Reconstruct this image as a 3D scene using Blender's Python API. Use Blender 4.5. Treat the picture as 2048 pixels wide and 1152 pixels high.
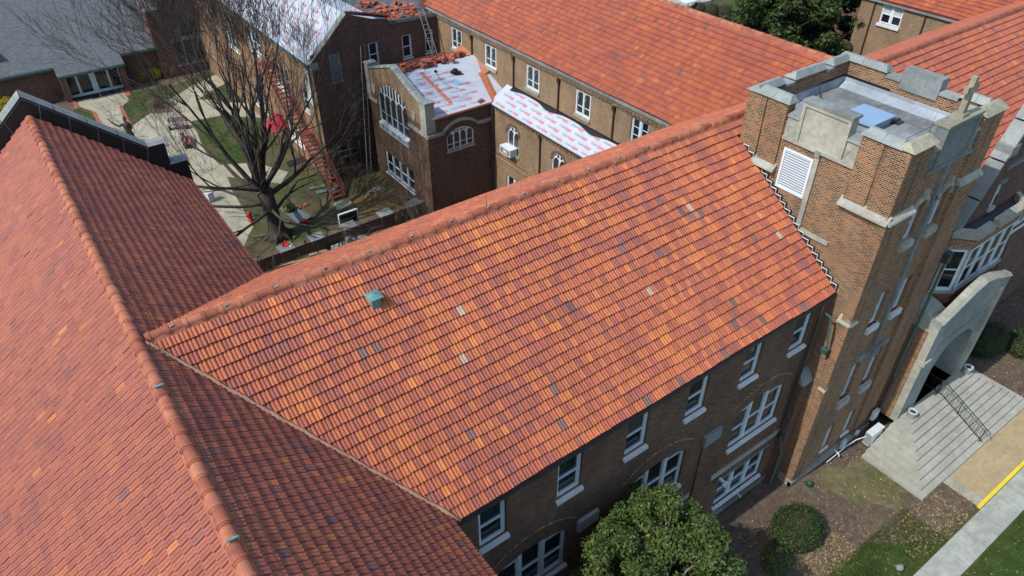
import bpy, math, random
import numpy as np
from mathutils import Vector, Matrix, Euler
random.seed(11); rng = np.random.default_rng(11)
for o in list(bpy.data.objects): bpy.data.objects.remove(o)
sc = bpy.context.scene
COL = sc.collection
R = math.radians

# ---------------------------------------------------------------- camera
CAM = Vector((0, 0, 28)); YAW = 53.94; PITCH = 37.83; FPX = 1458.5
cd = bpy.data.cameras.new('camera'); cam = bpy.data.objects.new('camera', cd); COL.objects.link(cam)
cam.location = CAM; cam.rotation_euler = (R(90 - PITCH), 0, R(YAW - 90))
cd.sensor_width = 36; cd.lens = FPX / 2048 * 36; cd.clip_start = .1; cd.clip_end = 2000
sc.camera = cam
# ---------------------------------------------------------------- sky, sun, exposure
SUN_EL = 49.5; SUN_AZ = 273.8            # sun stands to the -X side, a touch towards +Y
w = bpy.data.worlds.new('World'); sc.world = w; w.use_nodes = True
nt = w.node_tree; sky = nt.nodes.new('ShaderNodeTexSky'); sky.sky_type = 'NISHITA'; sky.sun_disc = False
sky.sun_elevation = R(SUN_EL); sky.sun_rotation = R(SUN_AZ); sky.air_density = 1.0; sky.dust_density = 1.0
bg = nt.nodes['Background']; bg.inputs[1].default_value = 0.15; nt.links.new(sky.outputs[0], bg.inputs[0])
sd = bpy.data.lights.new('sun', 'SUN'); sd.energy = 2.8; sd.angle = R(.53); sd.color = (1, .95, .87)
so = bpy.data.objects.new('sun', sd); COL.objects.link(so); so.location = (-40, 10, 60)
sdir = Vector((math.sin(R(SUN_AZ)) * math.cos(R(SUN_EL)), math.cos(R(SUN_AZ)) * math.cos(R(SUN_EL)), math.sin(R(SUN_EL))))
so.rotation_euler = (-sdir).to_track_quat('-Z', 'Y').to_euler()
sc.view_settings.view_transform = 'Standard'; sc.view_settings.look = 'None'
sc.view_settings.gamma = 1; sc.view_settings.exposure = 0.55; sc.view_settings.use_curve_mapping = False
sc.render.engine = 'CYCLES'

# ---------------------------------------------------------------- photo pixel -> place
_y, _p = R(YAW), R(PITCH)
FW = Vector((math.cos(_y) * math.cos(_p), math.sin(_y) * math.cos(_p), -math.sin(_p)))
RT = Vector((math.sin(_y), -math.cos(_y), 0)); DN = FW.cross(RT)
def G(u, v, val=0.0, ax=2):
    d = FW * FPX + RT * (u - 1024) + DN * (v - 576)
    return CAM + d * ((val - CAM[ax]) / d[ax])
def proj(p):
    q = Vector(p) - CAM; z = q.dot(FW)
    return 1024 + FPX * q.dot(RT) / z, 576 + FPX * q.dot(DN) / z, z

# ---------------------------------------------------------------- materials
MATS = {}
def nodes(name):
    m = bpy.data.materials.new(name); m.use_nodes = True; t = m.node_tree
    MATS[name] = m
    return m, t, t.nodes, t.links, t.nodes['Principled BSDF']
def N(t, typ, **kw):
    n = t.nodes.new(typ)
    for k, v in kw.items(): setattr(n, k, v)
    return n
def ramp(t, stops, fac=None, interp='LINEAR'):
    r = t.nodes.new('ShaderNodeValToRGB'); r.color_ramp.interpolation = interp
    e = r.color_ramp.elements
    while len(e) > 1: e.remove(e[-1])
    e[0].position, e[0].color = stops[0][0], (*stops[0][1], 1)
    for p, c in stops[1:]:
        x = e.new(p); x.color = (*c, 1)
    if fac is not None: t.links.new(fac, r.inputs[0])
    return r
def pos(t):
    return t.nodes.new('ShaderNodeNewGeometry').outputs['Position']
def noise(t, scale, detail=4, rough=.6, vec=None, stretch=None):
    n = t.nodes.new('ShaderNodeTexNoise'); n.inputs['Scale'].default_value = scale
    n.inputs['Detail'].default_value = detail; n.inputs['Roughness'].default_value = rough
    v = vec if vec is not None else pos(t)
    if stretch:
        m = t.nodes.new('ShaderNodeMapping'); m.inputs['Scale'].default_value = stretch; t.links.new(v, m.inputs[0]); v = m.outputs[0]
    t.links.new(v, n.inputs['Vector']); return n.outputs[0]
def mixc(t, fac, a, b, mode='MIX'):
    m = t.nodes.new('ShaderNodeMix'); m.data_type = 'RGBA'; m.blend_type = mode
    for s, x in ((m.inputs[0], fac), (m.inputs[6], a), (m.inputs[7], b)):
        if isinstance(x, (int, float)): s.default_value = x
        elif isinstance(x, tuple): s.default_value = (*x, 1)
        else: t.links.new(x, s)
    return m.outputs[2]
def math_(t, op, a, b=None, c=None):
    m = t.nodes.new('ShaderNodeMath'); m.operation = op
    for i, x in enumerate((a, b, c)):
        if x is None: continue
        if isinstance(x, (int, float)): m.inputs[i].default_value = x
        else: t.links.new(x, m.inputs[i])
    return m.outputs[0]
def bump(t, b, h, strength=.3, dist=.02):
    n = t.nodes.new('ShaderNodeBump'); n.inputs['Strength'].default_value = strength; n.inputs['Distance'].default_value = dist
    t.links.new(h, n.inputs['Height']); t.links.new(n.outputs[0], b.inputs['Normal'])
def plain(name, c, rough=.8, c2=None, scale=3, stain=0, spec=.3, metal=0, bmp=0, stretch=None, detail=5):
    m, t, nd, lk, b = nodes(name)
    c2 = c2 or tuple(x * .78 for x in c)
    f = noise(t, scale, detail, .65, stretch=stretch)
    col = ramp(t, [(.3, c2), (.68, c)], f).outputs[0]
    if stain:
        f2 = noise(t, .55, 6, .7); g = ramp(t, [(.42, (1 - stain,) * 3), (.62, (1, 1, 1))], f2).outputs[0]
        col = mixc(t, 1.0, col, g, 'MULTIPLY')
    lk.new(col, b.inputs['Base Color']); b.inputs['Roughness'].default_value = rough
    b.inputs['Specular IOR Level'].default_value = spec; b.inputs['Metallic'].default_value = metal
    if bmp: bump(t, b, noise(t, scale * 6, 4), bmp, .01)
    return m
def brickmat(name, cols, mortar, stain=.25, bw=.205, rh=.0675, ms=.011):
    m, t, nd, lk, b = nodes(name)
    g = N(t, 'ShaderNodeNewGeometry'); sp = N(t, 'ShaderNodeSeparateXYZ'); sn = N(t, 'ShaderNodeSeparateXYZ')
    lk.new(g.outputs['Position'], sp.inputs[0]); lk.new(g.outputs['True Normal'], sn.inputs[0])
    fx = math_(t, 'GREATER_THAN', math_(t, 'ABSOLUTE', sn.outputs[0]), .6)
    u = math_(t, 'ADD', math_(t, 'MULTIPLY', sp.outputs[1], fx), math_(t, 'MULTIPLY', sp.outputs[0], math_(t, 'SUBTRACT', 1, fx)))
    cv = N(t, 'ShaderNodeCombineXYZ'); lk.new(u, cv.inputs[0]); lk.new(sp.outputs[2], cv.inputs[1])
    br = N(t, 'ShaderNodeTexBrick'); lk.new(cv.outputs[0], br.inputs['Vector'])
    br.inputs['Color1'].default_value = (0, 0, 0, 1); br.inputs['Color2'].default_value = (1, 1, 1, 1)
    for k, v in (('Scale', 1), ('Mortar Size', ms), ('Mortar Smooth', .1), ('Bias', 0), ('Brick Width', bw), ('Row Height', rh)): br.inputs[k].default_value = v
    n1 = noise(t, .35, 5, .7); n2 = noise(t, 9, 3)
    f = math_(t, 'ADD', br.outputs['Color'], math_(t, 'MULTIPLY', math_(t, 'SUBTRACT', n1, .5), .45))
    c = ramp(t, cols, f).outputs[0]
    c = mixc(t, 1.0, c, ramp(t, [(.3, (.75, .75, .75)), (.7, (1.15, 1.15, 1.15))], n2).outputs[0], 'MULTIPLY')
    mc = mixc(t, n1, tuple(x * .8 for x in mortar), mortar)
    c = mixc(t, br.outputs['Fac'], c, mc)
    s = ramp(t, [(.38, (1 - stain,) * 3), (.6, (1, 1, 1))], noise(t, .8, 6, .75, stretch=(1, 1, .35))).outputs[0]
    lk.new(mixc(t, 1.0, c, s, 'MULTIPLY'), b.inputs['Base Color'])
    b.inputs['Roughness'].default_value = .88; b.inputs['Specular IOR Level'].default_value = .25
    inv = math_(t, 'SUBTRACT', 1, br.outputs['Fac']); bump(t, b, math_(t, 'ADD', inv, math_(t, 'MULTIPLY', n2, .3)), .5, .008)
    return m
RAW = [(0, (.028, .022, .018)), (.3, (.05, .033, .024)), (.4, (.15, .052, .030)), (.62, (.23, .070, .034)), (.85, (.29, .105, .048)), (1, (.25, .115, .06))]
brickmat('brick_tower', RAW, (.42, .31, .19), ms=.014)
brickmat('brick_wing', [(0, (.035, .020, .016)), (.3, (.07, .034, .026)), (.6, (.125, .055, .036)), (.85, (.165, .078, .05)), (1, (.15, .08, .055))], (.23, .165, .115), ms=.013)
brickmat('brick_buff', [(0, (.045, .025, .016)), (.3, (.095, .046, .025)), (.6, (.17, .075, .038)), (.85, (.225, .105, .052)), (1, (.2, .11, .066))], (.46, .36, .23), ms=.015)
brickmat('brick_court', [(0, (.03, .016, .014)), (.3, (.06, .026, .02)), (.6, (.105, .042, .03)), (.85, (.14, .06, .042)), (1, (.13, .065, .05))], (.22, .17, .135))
brickmat('brick_slate_hall', [(0, (.06, .026, .02)), (.4, (.115, .042, .03)), (.8, (.16, .065, .045)), (1, (.14, .07, .05))], (.2, .15, .12), stain=.15)

def tilemat(name, cols):
    m, t, nd, lk, b = nodes(name)
    a1 = N(t, 'ShaderNodeAttribute', attribute_name='tone'); a2 = N(t, 'ShaderNodeAttribute', attribute_name='tone', attribute_type='OBJECT')
    f = math_(t, 'ADD', a1.outputs['Fac'], a2.outputs['Fac'])
    c = ramp(t, cols, f).outputs[0]
    n1 = noise(t, 14, 5, .7); n2 = noise(t, 1.1, 5, .7)
    c = mixc(t, 1.0, c, ramp(t, [(.3, (.82, .80, .79)), (.7, (1.1, 1.1, 1.1))], n1).outputs[0], 'MULTIPLY')
    c = mixc(t, 1.0, c, ramp(t, [(.36, (.86, .85, .86)), (.6, (1.04, 1.04, 1.02))], n2).outputs[0], 'MULTIPLY')
    lk.new(c, b.inputs['Base Color']); b.inputs['Roughness'].default_value = .62; b.inputs['Specular IOR Level'].default_value = .35
    bump(t, b, noise(t, 60, 3), .15, .004)
    return m
tilemat('tile_main', [(0, (.13, .085, .085)), (.05, (.20, .125, .105)), (.075, (.24, .095, .082)), (.22, (.31, .098, .074)), (.38, (.36, .105, .064)), (.5, (.41, .118, .062)), (.7, (.46, .14, .064)), (.86, (.52, .165, .062)), (.965, (.58, .20, .06)), (1, (.42, .33, .24))])
tilemat('tile_hall', [(0, (.14, .085, .085)), (.04, (.22, .095, .085)), (.2, (.27, .084, .062)), (.5, (.32, .098, .062)), (.8, (.36, .115, .063)), (.97, (.43, .145, .06)), (1, (.48, .165, .06))])
tilemat('tile_far', [(0, (.14, .09, .088)), (.05, (.20, .105, .095)), (.09, (.27, .092, .075)), (.3, (.33, .098, .064)), (.5, (.38, .108, .06)), (.7, (.42, .125, .062)), (.9, (.47, .15, .06)), (1, (.52, .18, .062))])
plain('ridge_tile', (.36, .115, .06), .6, (.2, .06, .04), 2.2, bmp=.2)
plain('ridge_tile_pale', (.44, .17, .095), .65, (.28, .085, .05), 2.6, bmp=.2)
plain('mortar_pale', (.42, .25, .17), .85, (.3, .15, .1), 6, bmp=.4)
plain('roof_deck', (.11, .035, .025), .9)
plain('stone', (.42, .42, .35), .85, (.31, .31, .26), 5, stain=.3, bmp=.3)
plain('stone_grey', (.27, .30, .29), .85, (.19, .21, .205), 6, stain=.35, bmp=.3)
plain('stone_coping', (.31, .345, .33), .8, (.235, .265, .255), 5, stain=.3, bmp=.25)
plain('stone_lichen', (.40, .39, .30), .9, (.26, .25, .17), 7, stain=.35, bmp=.4)
plain('joint_white', (.72, .75, .72), .7)
plain('white_paint', (.70, .75, .77), .45, (.60, .66, .68), 3, stain=.08)
plain('white_frame', (.62, .72, .76), .45, (.52, .62, .66), 3, stain=.1)
plain('blue_frame', (.50, .60, .66), .5, (.42, .52, .58), 4)
plain('sill_paint', (.70, .74, .74), .6, (.52, .55, .53), 8, stain=.2)
plain('sill_stone', (.50, .51, .46), .8, (.36, .36, .31), 6, stain=.35)
plain('metal_dark', (.03, .034, .037), .5, spec=.4)
plain('metal_black', (.012, .012, .013), .5, spec=.4)
plain('gutter_dark', (.05, .055, .055), .55, (.03, .032, .034), 3)
plain('gutter_green', (.075, .14, .12), .6, (.045, .085, .075), 3)
plain('copper_patina', (.17, .36, .34), .55, (.11, .25, .25), 7, metal=.1, stain=.2)
plain('copper_bright', (.72, .30, .17), .35, (.55, .2, .11), 3, metal=.55)
plain('downpipe_brown', (.055, .028, .022), .5, (.03, .018, .016), 2)
plain('roof_membrane', (.30, .335, .35), .75, (.20, .215, .22), 1.6, stain=.45, stretch=(1, 2, 1))
plain('membrane_flashing', (.42, .48, .54), .5, (.30, .35, .40), 1.5, stain=.3)
plain('membrane_dark', (.085, .105, .125), .7, (.06, .072, .085), .9)
plain('hatch_blue', (.24, .36, .52), .45, (.21, .33, .48), 2)
plain('underlay_white', (.47, .51, .57), .5, (.40, .44, .51), 1.2, bmp=.2)
plain('print_dark', (.07, .07, .09), .7); plain('print_red', (.56, .17, .22), .7); plain('print_pale', (.42, .40, .46), .7)
plain('concrete', (.40, .40, .345), .9, (.31, .31, .26), 3, stain=.18, bmp=.2)
plain('concrete_path', (.41, .39, .29), .95, (.29, .28, .205), 1.2, stain=.22, bmp=.2)
plain('concrete_walk', (.40, .42, .37), .95, (.30, .325, .28), 2.2, stain=.2, bmp=.2)
plain('concrete_tan', (.42, .34, .20), .95, (.33, .255, .14), 4, stain=.12, bmp=.25)
plain('paving_brick', (.34, .12, .075), .9, (.24, .08, .05), 8)
plain('yellow_paint', (.72, .56, .05), .6, (.6, .46, .04), 5)
plain('rust_red', (.20, .045, .035), .75, (.11, .03, .025), 4)
plain('red_fabric', (.42, .02, .035), .7, (.3, .015, .025), 3)
plain('red_plastic', (.62, .035, .02), .5); plain('hydrant_red', (.42, .025, .02), .45)
plain('lumber', (.50, .37, .17), .8, (.36, .25, .11), 4, stretch=(1, 6, 6)); plain('lumber_green', (.20, .28, .20), .8)
plain('plywood', (.14, .165, .18), .7, (.10, .12, .13), 3, stretch=(1, 5, 1))
plain('aluminium', (.50, .50, .50), .4, (.38, .38, .38), 4, metal=.6); plain('aluminium_old', (.24, .23, .21), .5, (.16, .15, .14), 4, metal=.3)
plain('bronze', (.075, .062, .045), .55, (.045, .037, .026), 8, metal=.3, bmp=.3); plain('bell_metal', (.30, .27, .25), .35, (.18, .16, .15), 5, metal=.7)
plain('bench_wood', (.30, .20, .22), .8, (.22, .14, .16), 9); plain('bench_red', (.38, .10, .12), .8)
plain('bark', (.075, .064, .052), .95, (.032, .028, .024), 6, stretch=(1, 1, .3), bmp=.6); plain('bark_twig', (.085, .072, .06), .95, (.04, .035, .03), 3)
plain('twig_pale', (.17, .14, .11), .95, (.09, .075, .06), 3); plain('vine', (.11, .085, .065), .95, (.05, .04, .03), 3)
plain('trunk_pale', (.30, .27, .22), .9, (.17, .15, .12), 8)
plain('tool_black', (.012, .012, .012), .6); plain('blue_sheet', (.25, .52, .72), .5); plain('tarp_white', (.7, .74, .76), .6)
plain('steel_white', (.60, .65, .67), .5, (.5, .55, .57), 3); plain('louver_white', (.52, .58, .62), .5, (.46, .52, .56), 3)
plain('spot_green', (.02, .07, .045), .5); plain('lens_grey', (.16, .22, .25), .3); plain('pot_grey', (.42, .46, .45), .7, (.33, .37, .36), 6)
plain('rubber_mat', (.022, .025, .03), .9); plain('dark_void', (.008, .008, .009), .9); plain('board_dark', (.02, .022, .022), .5)
plain('flower_yellow', (.60, .48, .02), .8, (.4, .33, .02), 5); plain('cart_white', (.7, .7, .66), .4); plain('soil', (.045, .035, .025), 1)
plain('blind', (.46, .52, .5), .8, (.38, .43, .41), 6); plain('curtain_dark', (.05, .05, .045), .8)
m, t, nd, lk, b = nodes('glass')
lk.new(ramp(t, [(.35, (.006, .008, .010)), (.7, (.03, .036, .042))], noise(t, .9, 3)).outputs[0], b.inputs['Base Color'])
b.inputs['Roughness'].default_value = .06; b.inputs['Specular IOR Level'].default_value = .5
m, t, nd, lk, b = nodes('glass_leaded')
g = N(t, 'ShaderNodeNewGeometry'); sp = N(t, 'ShaderNodeSeparateXYZ'); lk.new(g.outputs['Position'], sp.inputs[0])
d1 = math_(t, 'PINGPONG', math_(t, 'ADD', sp.outputs[1], sp.outputs[2]), .075); d2 = math_(t, 'PINGPONG', math_(t, 'SUBTRACT', sp.outputs[1], sp.outputs[2]), .075)
ln = math_(t, 'LESS_THAN', math_(t, 'MINIMUM', d1, d2), .006)
lk.new(mixc(t, ln, (.02, .026, .028), (.12, .13, .12)), b.inputs['Base Color']); b.inputs['Roughness'].default_value = .15
# slate shingles
m, t, nd, lk, b = nodes('shingle_slate')
sp = N(t, 'ShaderNodeSeparateXYZ'); lk.new(pos(t), sp.inputs[0]); cv = N(t, 'ShaderNodeCombineXYZ'); lk.new(sp.outputs[0], cv.inputs[0]); lk.new(sp.outputs[1], cv.inputs[1])
br = N(t, 'ShaderNodeTexBrick'); lk.new(cv.outputs[0], br.inputs['Vector']); br.inputs['Color1'].default_value = (0, 0, 0, 1); br.inputs['Color2'].default_value = (1, 1, 1, 1); br.inputs['Mortar'].default_value = (0, 0, 0, 1)
for k, v in (('Scale', 1), ('Mortar Size', .012), ('Brick Width', .20), ('Row Height', .13)): br.inputs[k].default_value = v
f = math_(t, 'ADD', math_(t, 'MULTIPLY', br.outputs['Color'], .6), math_(t, 'MULTIPLY', noise(t, .5, 5, .7), .5))
lk.new(ramp(t, [(0, (.06, .068, .073)), (.45, (.085, .097, .105)), (.8, (.115, .13, .138)), (1, (.135, .148, .15))], f).outputs[0], b.inputs['Base Color']); b.inputs['Roughness'].default_value = .85
# ground covers
def groundmat(name, stops, scale, fine=30, bmp=.5, big=None):
    m, t, nd, lk, b = nodes(name)
    f = math_(t, 'ADD', math_(t, 'MULTIPLY', noise(t, scale, 6, .7), .6), math_(t, 'MULTIPLY', noise(t, fine, 4, .7), .4))
    c = ramp(t, stops, f).outputs[0]
    if big:
        c = mixc(t, ramp(t, [(.44, (0, 0, 0)), (.6, (1, 1, 1))], noise(t, big[0], 5, .7)).outputs[0], c, ramp(t, big[1], f).outputs[0])
    lk.new(c, b.inputs['Base Color']); b.inputs['Roughness'].default_value = 1; b.inputs['Specular IOR Level'].default_value = .1
    bump(t, b, noise(t, fine, 5, .8), bmp, .05); return m
DRY = [(.3, (.05, .045, .026)), (.5, (.10, .092, .05)), (.7, (.16, .145, .08))]
groundmat('ground_dirt', [(.3, (.045, .037, .024)), (.5, (.085, .072, .042)), (.7, (.14, .122, .07))], .8, 24, big=(.22, [(.3, (.035, .048, .016)), (.5, (.065, .082, .03)), (.7, (.11, .12, .05))]))
groundmat('grass', [(.3, (.018, .034, .010)), (.48, (.036, .070, .018)), (.6, (.062, .100, .028)), (.75, (.11, .13, .05))], 1.6, 34, .8, big=(.5, [(.3, (.03, .045, .012)), (.5, (.06, .085, .026)), (.7, (.12, .12, .045))]))
groundmat('grass_lush', [(.3, (.018, .034, .010)), (.5, (.036, .066, .018)), (.7, (.07, .10, .03))], 1.6, 30, .8, big=(.4, [(.3, (.045, .045, .02)), (.5, (.08, .078, .035)), (.7, (.13, .12, .055))]))
groundmat('mulch', [(.28, (.04, .028, .022)), (.45, (.10, .072, .057)), (.6, (.165, .125, .10)), (.72, (.26, .21, .155))], 3.5, 38, .9, big=(.35, [(.3, (.06, .045, .032)), (.5, (.135, .105, .075)), (.7, (.24, .20, .13))]))
groundmat('dry_grass', [(.3, (.07, .062, .03)), (.5, (.15, .135, .07)), (.7, (.25, .22, .12))], 2.2, 30, .8, big=(.5, [(.3, (.05, .055, .022)), (.5, (.10, .105, .045)), (.7, (.18, .165, .085))]))
groundmat('leaf_drift', [(.3, (.06, .042, .02)), (.5, (.16, .11, .045)), (.7, (.28, .2, .09))], 5, 30, .9)
def leafmat(name, cols, trans=.25):
    m, t, nd, lk, b = nodes(name)
    a = N(t, 'ShaderNodeAttribute', attribute_name='tone')
    c = ramp(t, cols, a.outputs['Fac']).outputs[0]
    lk.new(c, b.inputs['Base Color']); b.inputs['Roughness'].default_value = .55; b.inputs['Specular IOR Level'].default_value = .3
    tr = N(t, 'ShaderNodeBsdfTranslucent'); lk.new(mixc(t, 1.0, c, (.9, 1, .4), 'MULTIPLY'), tr.inputs[0])
    mx = N(t, 'ShaderNodeMixShader'); mx.inputs[0].default_value = trans
    lk.new(b.outputs[0], mx.inputs[1]); lk.new(tr.outputs[0], mx.inputs[2]); lk.new(mx.outputs[0], nd['Material Output'].inputs[0]); return m
leafmat('leaf_fore', [(0, (.028, .056, .014)), (.4, (.06, .105, .024)), (.75, (.105, .15, .036)), (.95, (.16, .175, .05)), (1, (.2, .15, .05))])
leafmat('leaf_back', [(0, (.016, .034, .010)), (.5, (.04, .07, .018)), (1, (.085, .115, .03))])
leafmat('leaf_box', [(0, (.016, .034, .009)), (.6, (.035, .066, .016)), (.96, (.06, .092, .024)), (1, (.22, .17, .07))])
leafmat('leaf_litter', [(0, (.10, .065, .03)), (.5, (.24, .17, .08)), (1, (.38, .30, .16))], .1)
leafmat('leaf_twig', [(0, (.05, .04, .032)), (1, (.14, .11, .085))], 0)
leafmat('leaf_forsythia', [(0, (.18, .15, .01)), (1, (.62, .48, .02))])

# ---------------------------------------------------------------- mesh helpers
class MB:
    def __init__(s): s.v = []; s.f = []
    def add(s, vs, fs):
        n = len(s.v); s.v += [tuple(p) for p in vs]; s.f += [tuple(i + n for i in q) for q in fs]
    def hexa(s, p):   # 8 points: bottom 4, top 4
        s.add(p, [(0, 3, 2, 1), (4, 5, 6, 7), (0, 1, 5, 4), (1, 2, 6, 5), (2, 3, 7, 6), (3, 0, 4, 7)])
    def box(s, x0, x1, y0, y1, z0, z1):
        s.hexa([(x0, y0, z0), (x1, y0, z0), (x1, y1, z0), (x0, y1, z0), (x0, y0, z1), (x1, y0, z1), (x1, y1, z1), (x0, y1, z1)])
    def obox(s, c, sx, sy, sz, rz=0, m=None):
        m = m or Matrix.Rotation(rz, 3, 'Z'); c = Vector(c)
        s.hexa([c + m @ Vector((a * sx / 2, b * sy / 2, k * sz / 2)) for k in (-1, 1) for a, b in ((-1, -1), (1, -1), (1, 1), (-1, 1))])
    def quad(s, *p): s.add(p, [tuple(range(len(p)))])
    def prism(s, top, off):    # polygon extruded by a vector
        n = len(top); o = Vector(off); a = [Vector(p) for p in top]; b_ = [p + o for p in a]
        s.add(a + b_, [tuple(range(n)), tuple(range(2 * n - 1, n - 1, -1))] + [(i, i + n, (i + 1) % n + n, (i + 1) % n) for i in range(n)])
    def tube(s, pts, r, n=6, cap=True):
        pts = [Vector(p) for p in pts]; k = len(pts); rs = r if isinstance(r, (list, tuple)) else [r] * k
        vs = []
        for i, p in enumerate(pts):
            d = (pts[min(i + 1, k - 1)] - pts[max(i - 1, 0)]).normalized()
            a = d.cross(Vector((0, 0, 1)) if abs(d.z) < .95 else Vector((1, 0, 0))).normalized(); c = d.cross(a)
            vs += [p + (a * math.cos(2 * math.pi * j / n) + c * math.sin(2 * math.pi * j / n)) * rs[i] for j in range(n)]
        fs = [(i * n + j, i * n + (j + 1) % n, (i + 1) * n + (j + 1) % n, (i + 1) * n + j) for i in range(k - 1) for j in range(n)]
        if cap: fs += [tuple(range(n - 1, -1, -1)), tuple(range((k - 1) * n, k * n))]
        s.add(vs, fs)
    def lathe(s, c, prof, n=16, m=None):
        m = m or Matrix.Identity(3); c = Vector(c); vs = []
        for r, z in prof: vs += [c + m @ Vector((r * math.cos(2 * math.pi * j / n), r * math.sin(2 * math.pi * j / n), z)) for j in range(n)]
        k = len(prof)
        fs = [(i * n + j, i * n + (j + 1) % n, (i + 1) * n + (j + 1) % n, (i + 1) * n + j) for i in range(k - 1) for j in range(n)]
        s.add(vs, fs + [tuple(range(n - 1, -1, -1)), tuple(range((k - 1) * n, k * n))])
    def build(s, name, mat, parent=None, smooth=False, kind=None, label=None):
        me = bpy.data.meshes.new(name); me.from_pydata(s.v, [], s.f); me.materials.append(MATS[mat])
        if smooth: me.polygons.foreach_set('use_smooth', [True] * len(me.polygons))
        return obj(name, me, parent, kind, label)
def obj(name, me, parent=None, kind=None, label=None):
    o = bpy.data.objects.new(name, me); COL.objects.link(o)
    if parent is not None:
        o.parent = parent; o.matrix_parent_inverse = WINV.get(parent.name, Matrix.Identity(4))
    if kind: o['kind'] = kind
    if label: o['label'] = label
    return o
WINV = {}
def thing(name, label, cat, loc=(0, 0, 0), group=None):
    o = bpy.data.objects.new(name, None); COL.objects.link(o); o.location = loc; o.empty_display_size = .2
    o['label'] = label; o['category'] = cat
    if group: o['group'] = group
    WINV[o.name] = Matrix.Translation(loc).inverted()
    return o
def tag(o, label, cat, group=None):
    o['label'] = label; o['category'] = cat
    if group: o['group'] = group
    return o
def struct(o): o['kind'] = 'structure'; return o

class Fr:     # a wall frame: a = along the wall (world coordinate), d = out of the wall, z = up
    def __init__(s, k, pl): s.k = k; s.pl = pl
    def P(s, a, d, z):
        return {'-Y': (a, s.pl - d, z), '+Y': (a, s.pl + d, z), '-X': (s.pl - d, a, z), '+X': (s.pl + d, a, z)}[s.k]
    def off(s, d): return Vector(s.P(0, d, 0)) - Vector(s.P(0, 0, 0))
def fbox(mb, fr, a0, a1, d0, d1, z0, z1):
    p = [fr.P(a, d, z) for z in (z0, z1) for a, d in ((a0, d0), (a1, d0), (a1, d1), (a0, d1))]; mb.hexa(p)
def fpoly(mb, fr, pts, d0, d1):
    mb.prism([fr.P(a, d1, z) for a, z in pts], fr.off(d0 - d1))
def arc(a0, a1, z1, rise, n=12):      # points of a segmental / elliptic arch from a0 to a1
    return [(a0 + (a1 - a0) * i / n, z1 + rise * math.sqrt(max(0, 1 - (2 * i / n - 1) ** 2)) ** (1.0 if rise > (a1 - a0) * .3 else 1.6)) for i in range(n + 1)]
def wall(name, fr, a0, a1, z0, z1, ops, mat, parent, dep=.16, top=None):
    """brick face with real openings and reveals; ops = (a0,a1,z0,z1,rise)"""
    mb = MB()
    A = sorted({a0, a1} | {x for o in ops for x in o[:2]}); Z = sorted({z0, z1} | {x for o in ops for x in (o[2], o[3] + (o[4] if len(o) > 4 else 0))})
    for i in range(len(A) - 1):
        for j in range(len(Z) - 1):
            ca, cz = (A[i] + A[i + 1]) / 2, (Z[j] + Z[j + 1]) / 2
            if any(o[0] < ca < o[1] and o[2] < cz < o[3] + (o[4] if len(o) > 4 else 0) for o in ops): continue
            mb.quad(fr.P(A[i], 0, Z[j]), fr.P(A[i + 1], 0, Z[j]), fr.P(A[i + 1], 0, Z[j + 1]), fr.P(A[i], 0, Z[j + 1]))
    for o in ops:
        r = o[4] if len(o) > 4 else 0
        if r:
            ar = arc(o[0], o[1], o[3], r)
            for (x, y), (x2, y2) in zip(ar, ar[1:]):
                mb.quad(fr.P(x, 0, y), fr.P(x2, 0, y2), fr.P(x2, 0, o[3] + r), fr.P(x, 0, o[3] + r))
                mb.quad(fr.P(x, 0, y), fr.P(x2, 0, y2), fr.P(x2, -dep, y2), fr.P(x, -dep, y))
        else:
            mb.quad(fr.P(o[0], 0, o[3]), fr.P(o[1], 0, o[3]), fr.P(o[1], -dep, o[3]), fr.P(o[0], -dep, o[3]))
        mb.quad(fr.P(o[0], 0, o[2]), fr.P(o[1], 0, o[2]), fr.P(o[1], -dep, o[2]), fr.P(o[0], -dep, o[2]))
        for a in o[:2]: mb.quad(fr.P(a, 0, o[2]), fr.P(a, 0, o[3]), fr.P(a, -dep, o[3]), fr.P(a, -dep, o[2]))
    if top: mb.quad(*[fr.P(a, 0, z) for a, z in top])
    return mb.build(name, mat, parent)
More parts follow.
